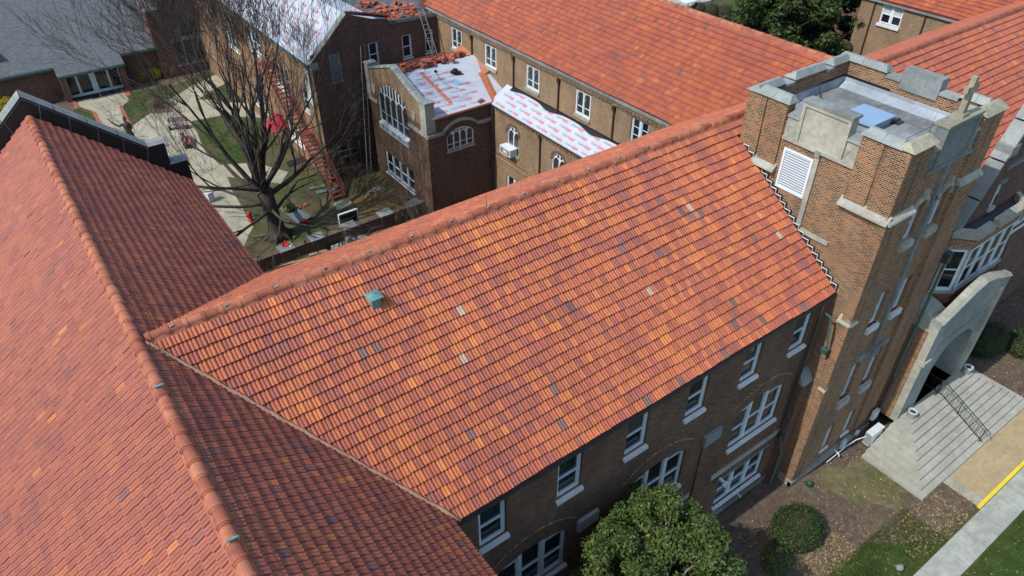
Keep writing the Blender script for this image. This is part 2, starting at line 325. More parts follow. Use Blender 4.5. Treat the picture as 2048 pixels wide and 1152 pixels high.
def window(parent, fr, a0, a1, z0, z1, n=1, rise=0, dep=.13, jamb=.085, mull=.17, mat='white_frame', sill='sill_paint', sillh=.13, glass='glass', rail=.5, blind=None, name='window', hood=False, sash=.045, sillout=.07, bars=0):
    """sash window: frame, meeting rails, panes and sill, set back in its opening"""
    mb = MB(); d0, d1 = -dep - .05, -dep + .04
    top = (lambda a: z1) if not rise else (lambda a: z1 + rise * max(0, 1 - ((2 * a - a0 - a1) / (a1 - a0)) ** 2) ** .8)
    fbox(mb, fr, a0, a0 + jamb, d0, d1, z0, top(a0 + jamb)); fbox(mb, fr, a1 - jamb, a1, d0, d1, z0, top(a1 - jamb))
    fbox(mb, fr, a0 + jamb, a1 - jamb, d0, d1, z0, z0 + jamb)
    K = 10 if rise else 1
    for i in range(K):
        x, x2 = a0 + jamb + (a1 - a0 - 2 * jamb) * i / K, a0 + jamb + (a1 - a0 - 2 * jamb) * (i + 1) / K
        mb.hexa([fr.P(x, d0, top(x) - jamb), fr.P(x2, d0, top(x2) - jamb), fr.P(x2, d1, top(x2) - jamb), fr.P(x, d1, top(x) - jamb), fr.P(x, d0, top(x)), fr.P(x2, d0, top(x2)), fr.P(x2, d1, top(x2)), fr.P(x, d1, top(x))])
    lw = (a1 - a0 - 2 * jamb - (n - 1) * mull) / n; cells = []
    for i in range(n):
        x = a0 + jamb + i * (lw + mull); x2 = x + lw
        if i: fbox(mb, fr, x - mull, x, d0, d1 + .015, z0 + jamb, min(top(x - mull), top(x)) - jamb)
        zt = min(top(x), top(x2)) - jamb; zm = z0 + (zt - z0) * rail
        e0, e1 = d0 + .005, d1 - .02
        fbox(mb, fr, x, x + sash, e0, e1, z0 + jamb, zt); fbox(mb, fr, x2 - sash, x2, e0, e1, z0 + jamb, zt)
        if rail: fbox(mb, fr, x + sash, x2 - sash, e0, e1 + .008, zm - .03, zm + .03)
        if rise: fbox(mb, fr, x + sash, x2 - sash, e0, e1, zt - .08, zt - .02)
        for k in range(bars): fbox(mb, fr, x + sash, x2 - sash, e0, e1 - .01, z0 + (zt - z0) * (k + 1) / (bars + 1) - .015, z0 + (zt - z0) * (k + 1) / (bars + 1) + .015)
        cells.append((x + .01, x2 - .01, z0 + jamb, zm, zt))
    wo = mb.build(name, mat, parent)
    for x, x2, zb, zm, zt in cells:
        gd = d0 + .015
        for k, (q0, q1) in enumerate(((zb, zm), (zm, zt)) if rail else ((zb, zt),)):
            if q1 - q0 < .05: continue
            g = MB()
            if rise and (k == 1 or not rail):
                K = 4; pts = [(x, q0), (x2, q0)] + [(x2 - (x2 - x) * i / K, top(x2 - (x2 - x) * i / K) - jamb * .5) for i in range(K + 1)]
                fpoly(g, fr, pts, gd, gd + .008)
            else: fbox(g, fr, x, x2, gd, gd + .008, q0, q1)
            g.build('pane', glass if not (blind and k == 1) else blind, wo)
    if sill:
        s = MB(); e = .05
        p = [(a0 - e, -dep), (a1 + e, -dep), (a1 + e, sillout), (a0 - e, sillout)]
        s.hexa([fr.P(a, d, z0 - sillh) for a, d in p] + [fr.P(a, d, z0 + (.012 if d < 0 else -.045)) for a, d in p])
        s.build('sill', sill, wo)
    return wo
def lintel(parent, fr, a0, a1, z, h=.2, mat='brick_wing', d=.012, n=None):
    """soldier course of bricks standing over an opening"""
    n = n or max(4, int((a1 - a0) / .075)); mb = MB(); wd = (a1 - a0) / n
    for i in range(n): fbox(mb, fr, a0 + i * wd + .006, a0 + (i + 1) * wd - .006, -.02, d + .004 * (i % 2), z, z + h)
    return mb.build('lintel', mat, parent, kind='stuff')
# ---------------------------------------------------------------- clay tile roofs
TW, TE, TL = .216, .34, .42
_xs = [0, .011, .013, .030, .054, .080, .099, .107, .115, .136, .160, .186, .205, .216]
_hs = [-.022, -.022, .008, .025, .032, .026, .012, .000, .012, .026, .032, .026, .010, -.004]
def _tile_base():
    lo = [(x, 0, .072 + h) for x, h in zip(_xs, _hs)]; up = [(x, TL, .002 + h) for x, h in zip(_xs, _hs)]; lip = [(x, .004, -.004) for x in _xs]
    n = len(_xs); f = []
    for i in range(n - 1): f += [(i, i + 1, n + i + 1, n + i), (2 * n + i, 2 * n + i + 1, i + 1, i)]
    return np.array(lo + up + lip), f
TV, TF = _tile_base()
TMESH = {}
def tile_mesh(mat):
    if mat not in TMESH:
        me = bpy.data.meshes.new('tile'); me.from_pydata(TV.tolist(), [], TF); me.materials.append(MATS[mat]); TMESH[mat] = me
    return TMESH[mat]
def smooth2(a, b, s):     # cheap smooth cluster noise in 0..1
    v = np.sin(a * 1.3 + s) * np.cos(b * 1.1 - s * 2) + np.sin(a * .47 - b * .9 + s * 3) + .7 * np.sin(a * 2.9 + b * 2.1 + s) + .5 * np.cos(a * 4.7 - b * 3.3)
    return .5 + v / 6.4
def tile_field(roof, mat, O, A, U, a0, a1, b1, keep, nind, seed=1, dark=.014, b0=0.0, spread=.62):
    O, A, U = Vector(O), Vector(A).normalized(), Vector(U).normalized(); Nn = A.cross(U)
    if Nn.z < 0: Nn = -Nn
    r = np.random.default_rng(seed); pos_, ton = [], []
    nc = int((b1 - b0 - .33) / TE) + 1; b0 = b1 - .37 - (nc - 1) * TE
    K, J = np.meshgrid(np.arange(nc), np.arange(int((a1 - a0) / TW) + 1), indexing='ij')
    K, J = K.ravel(), J.ravel()
    a = a0 + J * TW + (K % 2) * TW / 2; b = b0 + K * TE
    m = np.array([keep(x + TW / 2, y + TE / 2) for x, y in zip(a, b)]); a, b, K = a[m], b[m], K[m]
    n = len(a); b = b + r.normal(0, .006, n) + .012 * np.sin(a * .8 + K * 1.9) + .008 * np.sin(a * 2.3 + K)
    h = r.normal(0, .003, n) + .008 * np.sin(a * .5 + b * .9) + (r.random(n) < .02) * .012
    tilt = r.normal(0, .016, n)
    cl = smooth2(a, b, seed); u = r.random(n)
    tone = np.clip(.16 + spread * u + .34 * (cl - .5) + .06, .1, .93)
    s = r.random(n); tone = np.where(s < dark, r.random(n) * .07, tone); tone = np.where((s > .985), .94 + .03 * r.random(n), tone); tone = np.where(s > .9985, 1.0, tone)
    An, Un, Nv, On = (np.array(v) for v in (A, U, Nn, O))
    # the tiles that show largest are objects of their own, the rest one field
    ctr = On + np.outer(a + TW / 2, An) + np.outer(b + TE / 2, Un); q = ctr - np.array(CAM); z = q @ np.array(FW)
    px, py = 1024 + FPX * (q @ np.array(RT)) / z, 576 + FPX * (q @ np.array(DN)) / z
    size = np.where((px > 6) & (px < 2042) & (py > 6) & (py < 1146) & (z > 0), 1 / z ** 2, 0)
    order = np.argsort(-size)[:nind]; order = order[size[order] > 0] if nind else order[:0]
    ind = np.zeros(n, bool); ind[order] = True
    me = tile_mesh(mat)
    for i in order:
        o = bpy.data.objects.new('tile', me); COL.objects.link(o); o.parent = roof
        t = A * float(1) ; x = (A + Nn * float(tilt[i])).normalized()
        M4 = Matrix((x, U, Nn)).transposed().to_4x4(); M4.translation = O + A * float(a[i]) + U * float(b[i]) + Nn * float(h[i])
        o.matrix_basis = M4; o['tone'] = float(tone[i])
    k = np.where(~ind)[0]
    if len(k):
        V = TV[None].repeat(len(k), 0); zz = V[:, :, 2] + h[k, None] + tilt[k, None] * (V[:, :, 0] - TW / 2)
        W3 = On + (V[:, :, 0] + a[k, None])[..., None] * An + (V[:, :, 1] + b[k, None])[..., None] * Un + zz[..., None] * Nv
        nv = TV.shape[0]; F = (np.array(TF)[None] + (np.arange(len(k)) * nv)[:, None, None]).reshape(-1, 4)
        m_ = bpy.data.meshes.new('tile_field'); fast_mesh(m_, W3.reshape(-1, 3), F)
        at = m_.attributes.new('tone', 'FLOAT', 'POINT'); at.data.foreach_set('value', tone[k].repeat(nv).astype(np.float32))
        m_.materials.append(MATS[mat]); o = obj('tile_field', m_, roof, 'stuff')
def fast_mesh(me, V, F):
    V = np.asarray(V, np.float32); F = np.asarray(F, np.int32); nf, k = F.shape
    me.vertices.add(len(V)); me.vertices.foreach_set('co', V.ravel()); me.loops.add(nf * k); me.loops.foreach_set('vertex_index', F.ravel())
    me.polygons.add(nf); me.polygons.foreach_set('loop_start', np.arange(0, nf * k, k, dtype=np.int32)); me.polygons.foreach_set('use_smooth', np.zeros(nf, bool)); me.update(calc_edges=True)
def ridge_mesh(mat, r=.125, ln=.47):
    mb = MB(); n = 8
    secs = [(0, r * 1.0), (.05, r * 1.0), (.055, r * 1.13), (.12, r * 1.13), (.125, r * 1.0), (ln + .03, r * .92)]
    vs = [(x, rr * math.cos(math.pi * j / n), rr * math.sin(math.pi * j / n) * .95) for x, rr in secs for j in range(n + 1)]
    fs = [(i * (n + 1) + j, i * (n + 1) + j + 1, (i + 1) * (n + 1) + j + 1, (i + 1) * (n + 1) + j) for i in range(len(secs) - 1) for j in range(n)]
    fs += [tuple(range(n, -1, -1)), tuple(range(5 * (n + 1), 6 * (n + 1)))]
    me = bpy.data.meshes.new('ridge_tile'); me.from_pydata(vs, [], fs); me.materials.append(MATS[mat]); return me
def ridge_run(roof, p0, p1, mats=('ridge_tile',), r=.125, ln=.47):
    p0, p1 = Vector(p0), Vector(p1); d = (p1 - p0).normalized(); n = int((p1 - p0).length / ln)
    ms = [ridge_mesh(m, r, ln) for m in mats]
    y_ = Vector((0, 0, 1)).cross(d).normalized(); bd = MB(); o_ = [p0 + y_ * (r + .05) + Vector((0, 0, -.10)), p0 + y_ * (r - .02) + Vector((0, 0, .03)), p0 - y_ * (r - .02) + Vector((0, 0, .03)), p0 - y_ * (r + .05) + Vector((0, 0, -.10))]; bd.prism(o_, p1 - p0); bd.build('ridge_bedding', mats[-1], roof)
    for i in range(n):
        o = bpy.data.objects.new('ridge_tile', random.choice(ms)); COL.objects.link(o); o.parent = roof
        y = Vector((0, 0, 1)).cross(d).normalized(); z = d.cross(y); M4 = Matrix((d, y, z)).transposed().to_4x4()
        M4.translation = p0 + d * (i * ln) + Vector((0, 0, random.uniform(-.008, .01))) + y * random.uniform(-.008, .008)
        o.matrix_basis = M4 @ Matrix.Rotation(random.uniform(-.02, .02), 4, 'Z')
def slab(name, pts, th, mat, parent):
    mb = MB(); mb.prism([Vector(p) for p in pts], (0, 0, -th)); return mb.build(name, mat, parent)

# ================================================================ the gabled hall on the left
HX, HZ, HS, HE = .41, 15.6, .892, 5.22
hall = thing('gabled_hall', 'brick hall on the left with steep clay tile slopes and dark stepped end gable', 'building', (.4, 20, 0))
HR0, HR1 = 3.0, 33.3
zr = HZ - HE * HS
roof = slab('roof', [(HX, HR0, HZ - .06), (HX + HE, HR0, zr - .06), (HX + HE, HR1, zr - .06), (HX, HR1, HZ - .06)], .12, 'roof_deck', hall)
slab('roof_slope', [(HX, HR0, HZ - .06), (HX, HR1, HZ - .06), (HX - HE, HR1, zr - .06), (HX - HE, HR0, zr - .06)], .12, 'roof_deck', roof)
sl = math.hypot(HE, HE * HS)
# right slope: eave origin at X = HX+HE, along Y ; the part under the main wing's roof is left out
def keep_hr(a, b):
    x = HX + HE - b * HE / sl; z = zr + b * HE * HS / sl
    zm = 10.85 + .73 * (a - 10.37) if a < 16.78 else 15.53 - .63 * (a - 16.78)
    return not (a > 10.0 and zm - z > .16 and x > .2) and a > HR0 and a < HR1 - .1
tile_field(roof, 'tile_hall', (HX + HE, 0, zr), (0, 1, 0), (-HE, 0, HE * HS), HR0, HR1, sl - .05, keep_hr, 150, 3, dark=.022)
tile_field(roof, 'tile_hall', (HX - HE, 0, zr), (0, 1, 0), (HE, 0, HE * HS), HR0, HR1 - .2, sl - .05, lambda a, b: True, 150, 4, dark=.006, spread=.5)
ridge_run(roof, (HX, HR0, HZ - .05), (HX, HR1, HZ - .05), ('ridge_tile_pale', 'ridge_tile', 'ridge_tile_pale'), .155)
# lightning cable sagging along the ridge with two copper-green clips
mb = MB(); pts = []
for i in range(90):
    y = 6 + i * .28; s = .18 + .07 * abs(math.sin(y * 1.1)); pts.append((HX + s + .02, y, HZ + .10 - s * .5))
mb.tube(pts, .012, 4); mb.build('lightning_cable', 'metal_dark', roof)
for y in (9.6, 14.6):
    mb = MB(); mb.obox((HX, y, HZ + .155), .2, .05, .03); mb.obox((HX + .12, y, HZ + .11), .03, .05, .09); mb.build('cable_clip', 'copper_patina', roof)
mb = MB()
mb.box(HX - HE + .15, HX + HE - .15, 33.3, 33.8, 0, zr - .2); mb.box(HX + HE - .42, HX + HE - .12, HR0, 10.0, 0, zr - .15); mb.box(HX + HE - .42, HX + HE - .12, 24.2, 33.3, 0, zr - .15)
mb.box(HX - HE + .12, HX - HE + .42, HR0, 33.3, 0, zr - .15); mb.box(HX - HE + .15, HX + HE - .15, HR0, HR0 + .3, 0, zr - .2)
mb.build('wall', 'brick_wing', hall)
# stepped end gable, dark clad inside face, stone coping in segments
prof = [(HX, 16.42), (4.25, 13.10), (4.95, 13.10), (4.95, 12.02), (5.68, 12.02), (5.68, 10.6)]
mir = [(2 * HX - x, z) for x, z in prof]
mb = MB(); fpoly(mb, Fr('-Y', 33.3), [(x, z - .02) for x, z in prof] + [(x, z - .02) for x, z in mir[::-1]][:-1], -.45, 0)
gp = mb.build('gable_parapet', 'board_dark', hall)
def coping_run(parent, fr, pts, d0, d1, th, mat, seg=1.4, over=.05):
    for (x, z), (x2, z2) in zip(pts, pts[1:]):
        L = math.hypot(x2 - x, z2 - z); n = max(1, round(L / seg))
        for i in range(n):
            f0, f1 = i / n, (i + 1) / n - .008
            q = [(x + (x2 - x) * f, z + (z2 - z) * f) for f in (f0, f1)]; mb = MB(); dm = (d0 + d1) / 2
            mb.hexa([fr.P(q[0][0], d0 - over, q[0][1]), fr.P(q[1][0], d0 - over, q[1][1]), fr.P(q[1][0], d1 + over, q[1][1]), fr.P(q[0][0], d1 + over, q[0][1]),
                     fr.P(q[0][0], d0, q[0][1] + th), fr.P(q[1][0], d0, q[1][1] + th), fr.P(q[1][0], d1 - .1, q[1][1] + th), fr.P(q[0][0], d1 - .1, q[0][1] + th)])
            mb.build('coping_stone', mat, parent)
GF = Fr('-Y', 33.3)
coping_run(gp, GF, [prof[0], prof[1]], -.45, 0, .12, 'stone_coping'); coping_run(gp, GF, [(4.2, 13.1), (5.02, 13.1)], -.45, 0, .13, 'stone_coping', 2); coping_run(gp, GF, [(4.9, 12.02), (5.75, 12.02)], -.45, 0, .13, 'stone_coping', 2)
coping_run(gp, GF, [mir[1], mir[0]], -.45, 0, .12, 'stone_coping')
mb = MB()      # pale seams of the cladding
for i, x in enumerate([.9, 1.75, 2.6, 3.4, 4.2]):
    zt = 16.4 - (x - HX) * .866; zb = HZ - (x - HX) * HS; s = .25
    mb.quad(GF.P(x, .006, zt - .02), GF.P(x + .022, .006, zt - .02), GF.P(x + .022 - s, .006, zb - .3), GF.P(x - s, .006, zb - .3))
for x in (-.5, -1.6, -2.7):
    zt = 16.4 + (x - HX) * .866; zb = HZ + (x - HX) * HS
    mb.quad(GF.P(x, .006, zt - .02), GF.P(x - .022, .006, zt - .02), GF.P(x + .35, .006, zb - .3), GF.P(x + .37, .006, zb - .3))
for (x, z), (x2, z2) in ((prof[0], prof[1]), (mir[0], mir[1])):
    mb.quad(GF.P(x, .006, z - .10), GF.P(x2, .006, z2 - .10), GF.P(x2, .006, z2 - .125), GF.P(x, .006, z - .125))
mb.build('seam_line', 'stone_grey', gp)

# ================================================================ main wing
MY, MZ, MS, RY, RZ, BS, BY = 10.37, 10.85, .73, 16.78, 15.53, .63, 23.98
TX0, TX1, TY0, TY1 = 22.8, 29.0, 9.46, 16.1
wing = thing('main_wing', 'long brick wing in the middle under a great orange tile roof with green vent', 'building', (12, 13, 0))
bz = RZ - BS * (BY - RY)
roof = slab('roof', [(.6, MY, MZ - .06), (TX0, MY, MZ - .06), (TX0, RY, RZ - .06), (.6, RY, RZ - .06)], .12, 'roof_deck', wing)
slab('roof_slope', [(.6, RY, RZ - .06), (29.6, RY, RZ - .06), (29.6, BY, bz - .06), (.6, BY, bz - .06)], .12, 'roof_deck', roof)
slab('roof_slope', [(TX0, TY1 - .5, RZ - .5 - .06 - .37), (29.6, TY1 - .5, RZ - .5 - .06 - .37), (29.6, RY, RZ - .06), (TX0, RY, RZ - .06)], .12, 'roof_deck', roof)
slm = math.hypot(RY - MY, RZ - MZ); slb = math.hypot(BY - RY, RZ - bz)
def keep_mf(a, b):
    y = MY + b * (RY - MY) / slm; z = MZ + b * (RZ - MZ) / slm
    if a > TX0 - .02 and y < TY1 + .06: return False
    return z > HZ - HS * (a - HX) - .16 and a < 29.5
tile_field(roof, 'tile_main', (0, MY, MZ), (1, 0, 0), (0, RY - MY, RZ - MZ), .3, 29.6, slm - .06, keep_mf, 300, 7, dark=.017)
def keep_mb(a, b):
    z = bz + b * (RZ - bz) / slb
    if a > 27.4 and z < 11.2 + .72 * (a - 27.95) - .16: return False
    return z > HZ - HS * (a - HX) - .16
tile_field(roof, 'tile_main', (0, BY, bz), (1, 0, 0), (0, -(BY - RY), RZ - bz), .3, 32.5, slb - .06, keep_mb, 0, 9, dark=.006)
ridge_run(roof, (.62, RY, RZ + .0), (29.4, RY, RZ + .0), ('ridge_tile', 'ridge_tile', 'ridge_tile_pale'), .15)
for x in np.arange(1.3, 22, 1.42):
    mb = MB(); mb.obox((x, RY - .05, RZ + .146), .13, .07, .015, .3); mb.build('mortar_patch', 'stone_grey', roof)
mb = MB(); mb.tube([(11.2, RY, RZ + .1), (11.2, RY, RZ + .62)], [.012, .004], 5); mb.build('lightning_rod', 'metal_dark', roof)
# valley dressings: pale mortar in the front valley, dark gutter in the back one
mb = MB(); vp = []
for i in range(34):
    f = i / 33; y = RY - .1 - f * (RY - MY - .05); z = RZ - MS * (RY - y); x = HX + (HZ - z) / HS
    vp.append((x + .015 * math.sin(i * 2.1), y + .02 * math.sin(i * 1.3), z + .10))
mb.tube(vp, [.03] + [.066 + .012 * math.sin(i * 1.7) for i in range(32)] + [.05], 6); mb.build('valley_mortar', 'mortar_pale', roof, True)
mb = MB(); mb.tube([(HX + (HZ - (RZ - BS * (y - RY))) / HS, y, RZ - BS * (y - RY) + .012) for y in np.linspace(RY + .1, BY, 12)], .05, 5); mb.build('valley_gutter', 'metal_black', roof)
# green copper vent on the front slope
vx, vy = 6.43, 15.56; vz = MZ + MS * (vy - MY)
mb = MB(); mb.box(vx - .13, vx + .13, vy - .13, vy + .13, vz - .12, vz + .33); v_ = mb.build('roof_vent', 'copper_patina', roof)
mb = MB(); c = [(vx - .22, vy - .22), (vx + .22, vy - .22), (vx + .22, vy + .22), (vx - .22, vy + .22)]
mb.add([(x, y, vz + .36) for x, y in c] + [(x, y, vz + .38) for x, y in c] + [(vx, vy, vz + .46)], [(0, 3, 2, 1)] + [(i, (i + 1) % 4, (i + 1) % 4 + 4, i + 4) for i in range(4)] + [(i + 4, (i + 1) % 4 + 4, 8) for i in range(4)])
mb.build('vent_cap', 'copper_patina', v_)
mb = MB(); [mb.box(vx + a * .1 - .015, vx + a * .1 + .015, vy + b_ * .1 - .015, vy + b_ * .1 + .015, vz + .33, vz + .37) for a in (-1, 1) for b_ in (-1, 1)]; mb.build('vent_bracket', 'metal_dark', v_)
# front wall
WF = Fr('-Y', 10.45); UW = [6.43, 9.33, 12.18, 15.04, 17.89, 20.74]; TWN = [(7.0, 9.86), (12.66, 15.56), (18.32, 21.3)]
ops = [(x, x + .98, 8.78, 10.47) for x in UW] + [(a, b_, 4.80, 6.75, .36) for a, b_ in TWN] + [(a + .1, b_ + .2, .92, 2.76) for a, b_ in TWN]
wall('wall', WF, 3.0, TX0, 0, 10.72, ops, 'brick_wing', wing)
mb = MB(); mb.box(3.0, 28.2, BY - .35, BY - .1, 0, bz - .25); mb.build('back_wall', 'brick_court', wing)
mb = MB(); mb.box(3, TX0, MY - .02, 10.46, 10.60, 10.78); mb.build('eave_board', 'gutter_dark', wing)
for i, x in enumerate(UW):
    window(wing, WF, x, x + .98, 8.78, 10.47, glass='glass', sillh=.16, sillout=.12, blind='curtain_dark' if i in (2, 5) else None)
    lintel(wing, WF, x - .1, x + 1.08, 10.475, .125, 'brick_court')
for a, b_ in TWN:
    window(wing, WF, a, b_, 4.80, 6.75, 3, .36, sillh=.16, sillout=.12, rail=.48)
    window(wing, WF, a + .1, b_ + .2, .92, 2.76, 3, 0, sillh=.16, sillout=.12, rail=.48)
    mb = MB(); A_ = arc(a - .55, b_ + .55, 6.85, .95, 20)
    for (x, z), (x2, z2) in zip(A_[1:-1], A_[2:-1]):
        mb.hexa([WF.P(x, 0, z), WF.P(x2, 0, z2), WF.P(x2, .03, z2), WF.P(x, .03, z), WF.P(x, 0, z + .06), WF.P(x2, 0, z2 + .06), WF.P(x2, .03, z2 + .06), WF.P(x, .03, z + .06)])
    mb.build('arch_hood', 'brick_buff', wing)
    mb = MB(); fbox(mb, WF, a - .65, b_ + .8, 0, .06, 3.34, 3.60); mb.build('stone_band', 'stone', wing)
    mb = MB(); fbox(mb, WF, a, b_ + .3, -.02, .03, 2.765, 2.86); mb.build('stone_lintel', 'stone_grey', wing)
mb = MB(); fbox(mb, WF, 16.5, 17.42, 0, .13, 6.3, 6.86); mb.build('stone_block', 'stone_coping', wing)
mb = MB(); fbox(mb, WF, 16.52, 16.95, 0, .07, 0, 6.3); mb.build('pilaster', 'brick_wing', wing)
mb = MB(); fbox(mb, WF, 10.3, 11.2, 0, .13, 6.3, 6.86); mb.build('stone_block', 'stone_coping', wing)
mb = MB(); fbox(mb, WF, 22.2, TX0 + .01, 0, .32, 0, 6.35); mb.build('buttress', 'brick_wing', wing)
mb = MB(); mb.hexa([WF.P(a, d, 6.352) for a, d in ((22.17, 0), (22.79, 0), (22.79, .36), (22.17, .36))] + [WF.P(a, d, z) for a, d, z in ((22.17, 0, 6.95), (22.79, 0, 6.95), (22.79, .36, 6.42), (22.17, .36, 6.42))]); mb.build('buttress_cap', 'stone_coping', wing)
mb = MB(); fbox(mb, WF, 3, 22.19, 0, .05, 0, .32); mb.build('base_course', 'stone_grey', wing)
for (p0, p1, r_, mt) in (((22.0, .14, 10.55), (22.0, .14, 3.4), .055, 'gutter_dark'), ((22.0, .14, 3.4), (22.1, .40, 2.4), .055, 'gutter_green'), ((22.1, .40, 2.4), (22.1, .40, .1), .06, 'gutter_green')):
    mb = MB(); mb.tube([WF.P(*p0), WF.P(*p1)], r_, 8); mb.build('downpipe', mt, wing)
mb = MB(); mb.tube([(22.25, 10.3, 10.2), (22.4, 10.05, 10.0), (22.5, 9.9, 8.75), (22.5, 9.9, 8.5)], .05, 8); lh = mb.build('leader_pipe', 'gutter_green', wing); mb = MB(); mb.hexa([(22.5 + a * .07, 9.9 + b_ * .07, 8.2) for a, b_ in ((-1, -1), (1, -1), (1, 1), (-1, 1))] + [(22.5 + a * .13, 9.9 + b_ * .13, 8.48) for a, b_ in ((-1, -1), (1, -1), (1, 1), (-1, 1))]); mb.build('leader_head', 'gutter_green', lh)
mb = MB(); fbox(mb, WF, 21.93, 22.07, 0, .22, 3.2, 3.5); mb.build('pipe_bracket', 'metal_dark', wing)
mb = MB(); c = Vector(WF.P(18.2, .25, 3.15)); mb.obox(c, .12, .3, .12); mb.lathe(c + Vector((-.06, -.16, -.12)), [(.03, .0), (.09, .03), (.09, .12), (.03, .16)], 8); mb.lathe(c + Vector((.1, -.16, -.08)), [(.03, .0), (.07, .03), (.07, .1), (.03, .14)], 8); mb.build('flood_light', 'steel_white', wing)
mb = MB(); mb.tube([WF.P(20.2, -.02, .45), WF.P(20.2, .22, .42)], .04, 6); mb.build('waste_pipe', 'steel_white', wing)

# ================================================================ tower
tower = thing('square_tower', 'square brick tower with a notched stone topped parapet, white louvre and flat grey roof', 'tower', (26, 12.8, 0))
FL, FF, FB, FRt = Fr('-X', TX0 + .10), Fr('-Y', TY0 + .12), Fr('+Y', TY1 - .1), Fr('+X', TX1 - .1)
WX = [(23.95 + .95, 25.42), (26.55, 27.15)]
fops = []
for (a, b_) in ((24.75, 25.45), (26.4, 27.1)):
    fops += [(a, b_, 12.75, 14.15, .38), (a, b_, 8.62, 10.35), (a, b_, 4.35, 6.2, .3), (a + .1, b_ - .05, .95, 2.5)]
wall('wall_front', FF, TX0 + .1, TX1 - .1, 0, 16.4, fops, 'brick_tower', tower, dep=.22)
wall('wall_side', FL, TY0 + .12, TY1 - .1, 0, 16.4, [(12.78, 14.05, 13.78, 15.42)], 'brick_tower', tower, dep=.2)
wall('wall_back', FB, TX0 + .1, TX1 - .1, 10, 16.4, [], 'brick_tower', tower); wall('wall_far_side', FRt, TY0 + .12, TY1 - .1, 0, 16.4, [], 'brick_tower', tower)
# corner piers: paired strips with a slot between them, set off by stone weatherings
def pier_pair(fr, a0, a1, zlo, zhi, split, dd, outer_low):
    for q0, q1 in ((a0, split - .06), (split + .06, a1)):
        mb = MB(); fbox(mb, fr, q0, q1, -.05, dd, zlo, zhi); mb.build('pier', 'brick_tower', tower)
def weathering(fr, a0, a1, z, d0, d1, h=.26, mat='stone'):
    n = 2 if a1 - a0 > 1.2 else 1
    for i in range(n):
        x, x2 = a0 + (a1 - a0) * i / n, a0 + (a1 - a0) * (i + 1) / n - .006; mb = MB()
        mb.hexa([fr.P(x, -.02, z), fr.P(x2, -.02, z), fr.P(x2, d1, z), fr.P(x, d1, z), fr.P(x, -.02, z + h + .05), fr.P(x2, -.02, z + h + .05), fr.P(x2, d1 - .02, z + .07), fr.P(x, d1 - .02, z + .07)])
        mb.build('weathering_stone', mat, tower)
for fr, e0, e1, q in ((FL, TY0, TY1, 1), (FF, TX0, TX1, 1), (FRt, TY0, TY1, 0), (FB, TX0, TX1, 0)):
    sp_ = 1.87 if fr in (FL, FRt) else 1.55
    for a0, a1 in ((e0, e0 + sp_), (e1 - sp_, e1)):
        low = a0 == e0
        pier_pair(fr, a0 + .06, a1 - .06, 14.6, 16.95, a0 + sp_ * .5, .08, low)
        if q: weathering(fr, a0 - .04, a1 + .04, 14.34, .1, .26)
for fr, a0, a1 in ((FL, TY0 - .02, TY0 + 1.75), (FF, TX0 - .02, TX0 + 1.2), (FF, TX1 - 1.5, TX1 - .02)):
    sp_ = a0 + .42 if fr is FL else (a0 + a1) / 2
    mb = MB(); fbox(mb, fr, a0 + .0, sp_ - .04, -.05, .125, 0, 14.34); mb.build('pier', 'brick_tower', tower)
    if fr is FF: mb = MB(); fbox(mb, fr, sp_ + .04, a1, -.05, .105, 0, 14.34); mb.build('pier', 'brick_tower', tower)
    if fr is not FL:
        continue
weathering(FL, TY0 - .03, TY0 + .5, 9.75, .1, .2, .3); weathering(FL, TY0 - .03, TY0 + .3, 6.2, .1, .18, .3); weathering(FF, TX0 - .03, TX0 + .5, 9.75, .1, .2, .3)
mb = MB(); fbox(mb, FL, TY0 - .06, 10.42, 0, .16, 0, .38); fbox(mb, FF, TX0 - .06, TX1, 0, .17, 0, .30); mb.build('base_course', 'stone', tower)
# stone panel zone in the parapet: central raised panel, flanking traceried panels
def stone_panels(fr, c, hw, fw_, zb, ztop, mat, mat2, top_mat):
    mb = MB(); fbox(mb, fr, c - hw - fw_, c + hw + fw_, .0, .12, zb - .12, zb); mb.build('panel_ledge', mat, tower)
    mb = MB(); fbox(mb, fr, c - hw, c + hw, -.32, .05, zb, ztop)
    p = mb.build('raised_panel', mat, tower)
    mb = MB()
    for a0, a1, z0, z1 in ((c - hw, c - hw + .13, zb, ztop), (c + hw - .13, c + hw, zb, ztop), (c - hw + .13, c + hw - .13, ztop - .14, ztop)): fbox(mb, fr, a0, a1, .05, .11, z0, z1)
    mb.build('panel_moulding', mat, p)
    mb = MB(); fbox(mb, fr, c - hw - .04, c + hw + .04, -.42, .14, ztop, ztop + .09); mb.build('coping_stone', top_mat, p)
    for s_ in (-1, 1):
        a0, a1 = sorted((c + s_ * hw, c + s_ * (hw + fw_))); mb = MB(); fbox(mb, fr, a0 + .003, a1, -.32, .03, zb, 16.62); fp = mb.build('flank_panel', mat2, tower)
        mb = MB(); A_ = arc(a0 + .12, a1 - .1, 16.05, .25, 10); mb.tube([fr.P(x, .035, z) for x, z in A_], .018, 5); mb.tube([fr.P(x, .035, z - .3) for x, z in arc(a0 + .16, a1 - .16, 16.05, .18, 8)], .014, 5); mb.build('tracery', mat, fp)
        mb = MB(); mb.hexa([fr.P(a, d, 16.62) for a, d in ((a0, -.34), (a1, -.34), (a1, .1), (a0, .1))] + [fr.P(a, d, 16.62 + z) for a, d, z in ((a0, -.34, .2), (a1, -.34, .2), (a1, .06, .06), (a0, .06, .06))]); mb.build('coping_stone', top_mat, fp)
stone_panels(FL, 12.72, .97, .52, 15.86, 17.36, 'stone', 'stone', 'stone_grey')
stone_panels(FF, 25.9, 1.12, .42, 15.86, 17.36, 'stone_grey', 'stone_grey', 'stone_lichen')
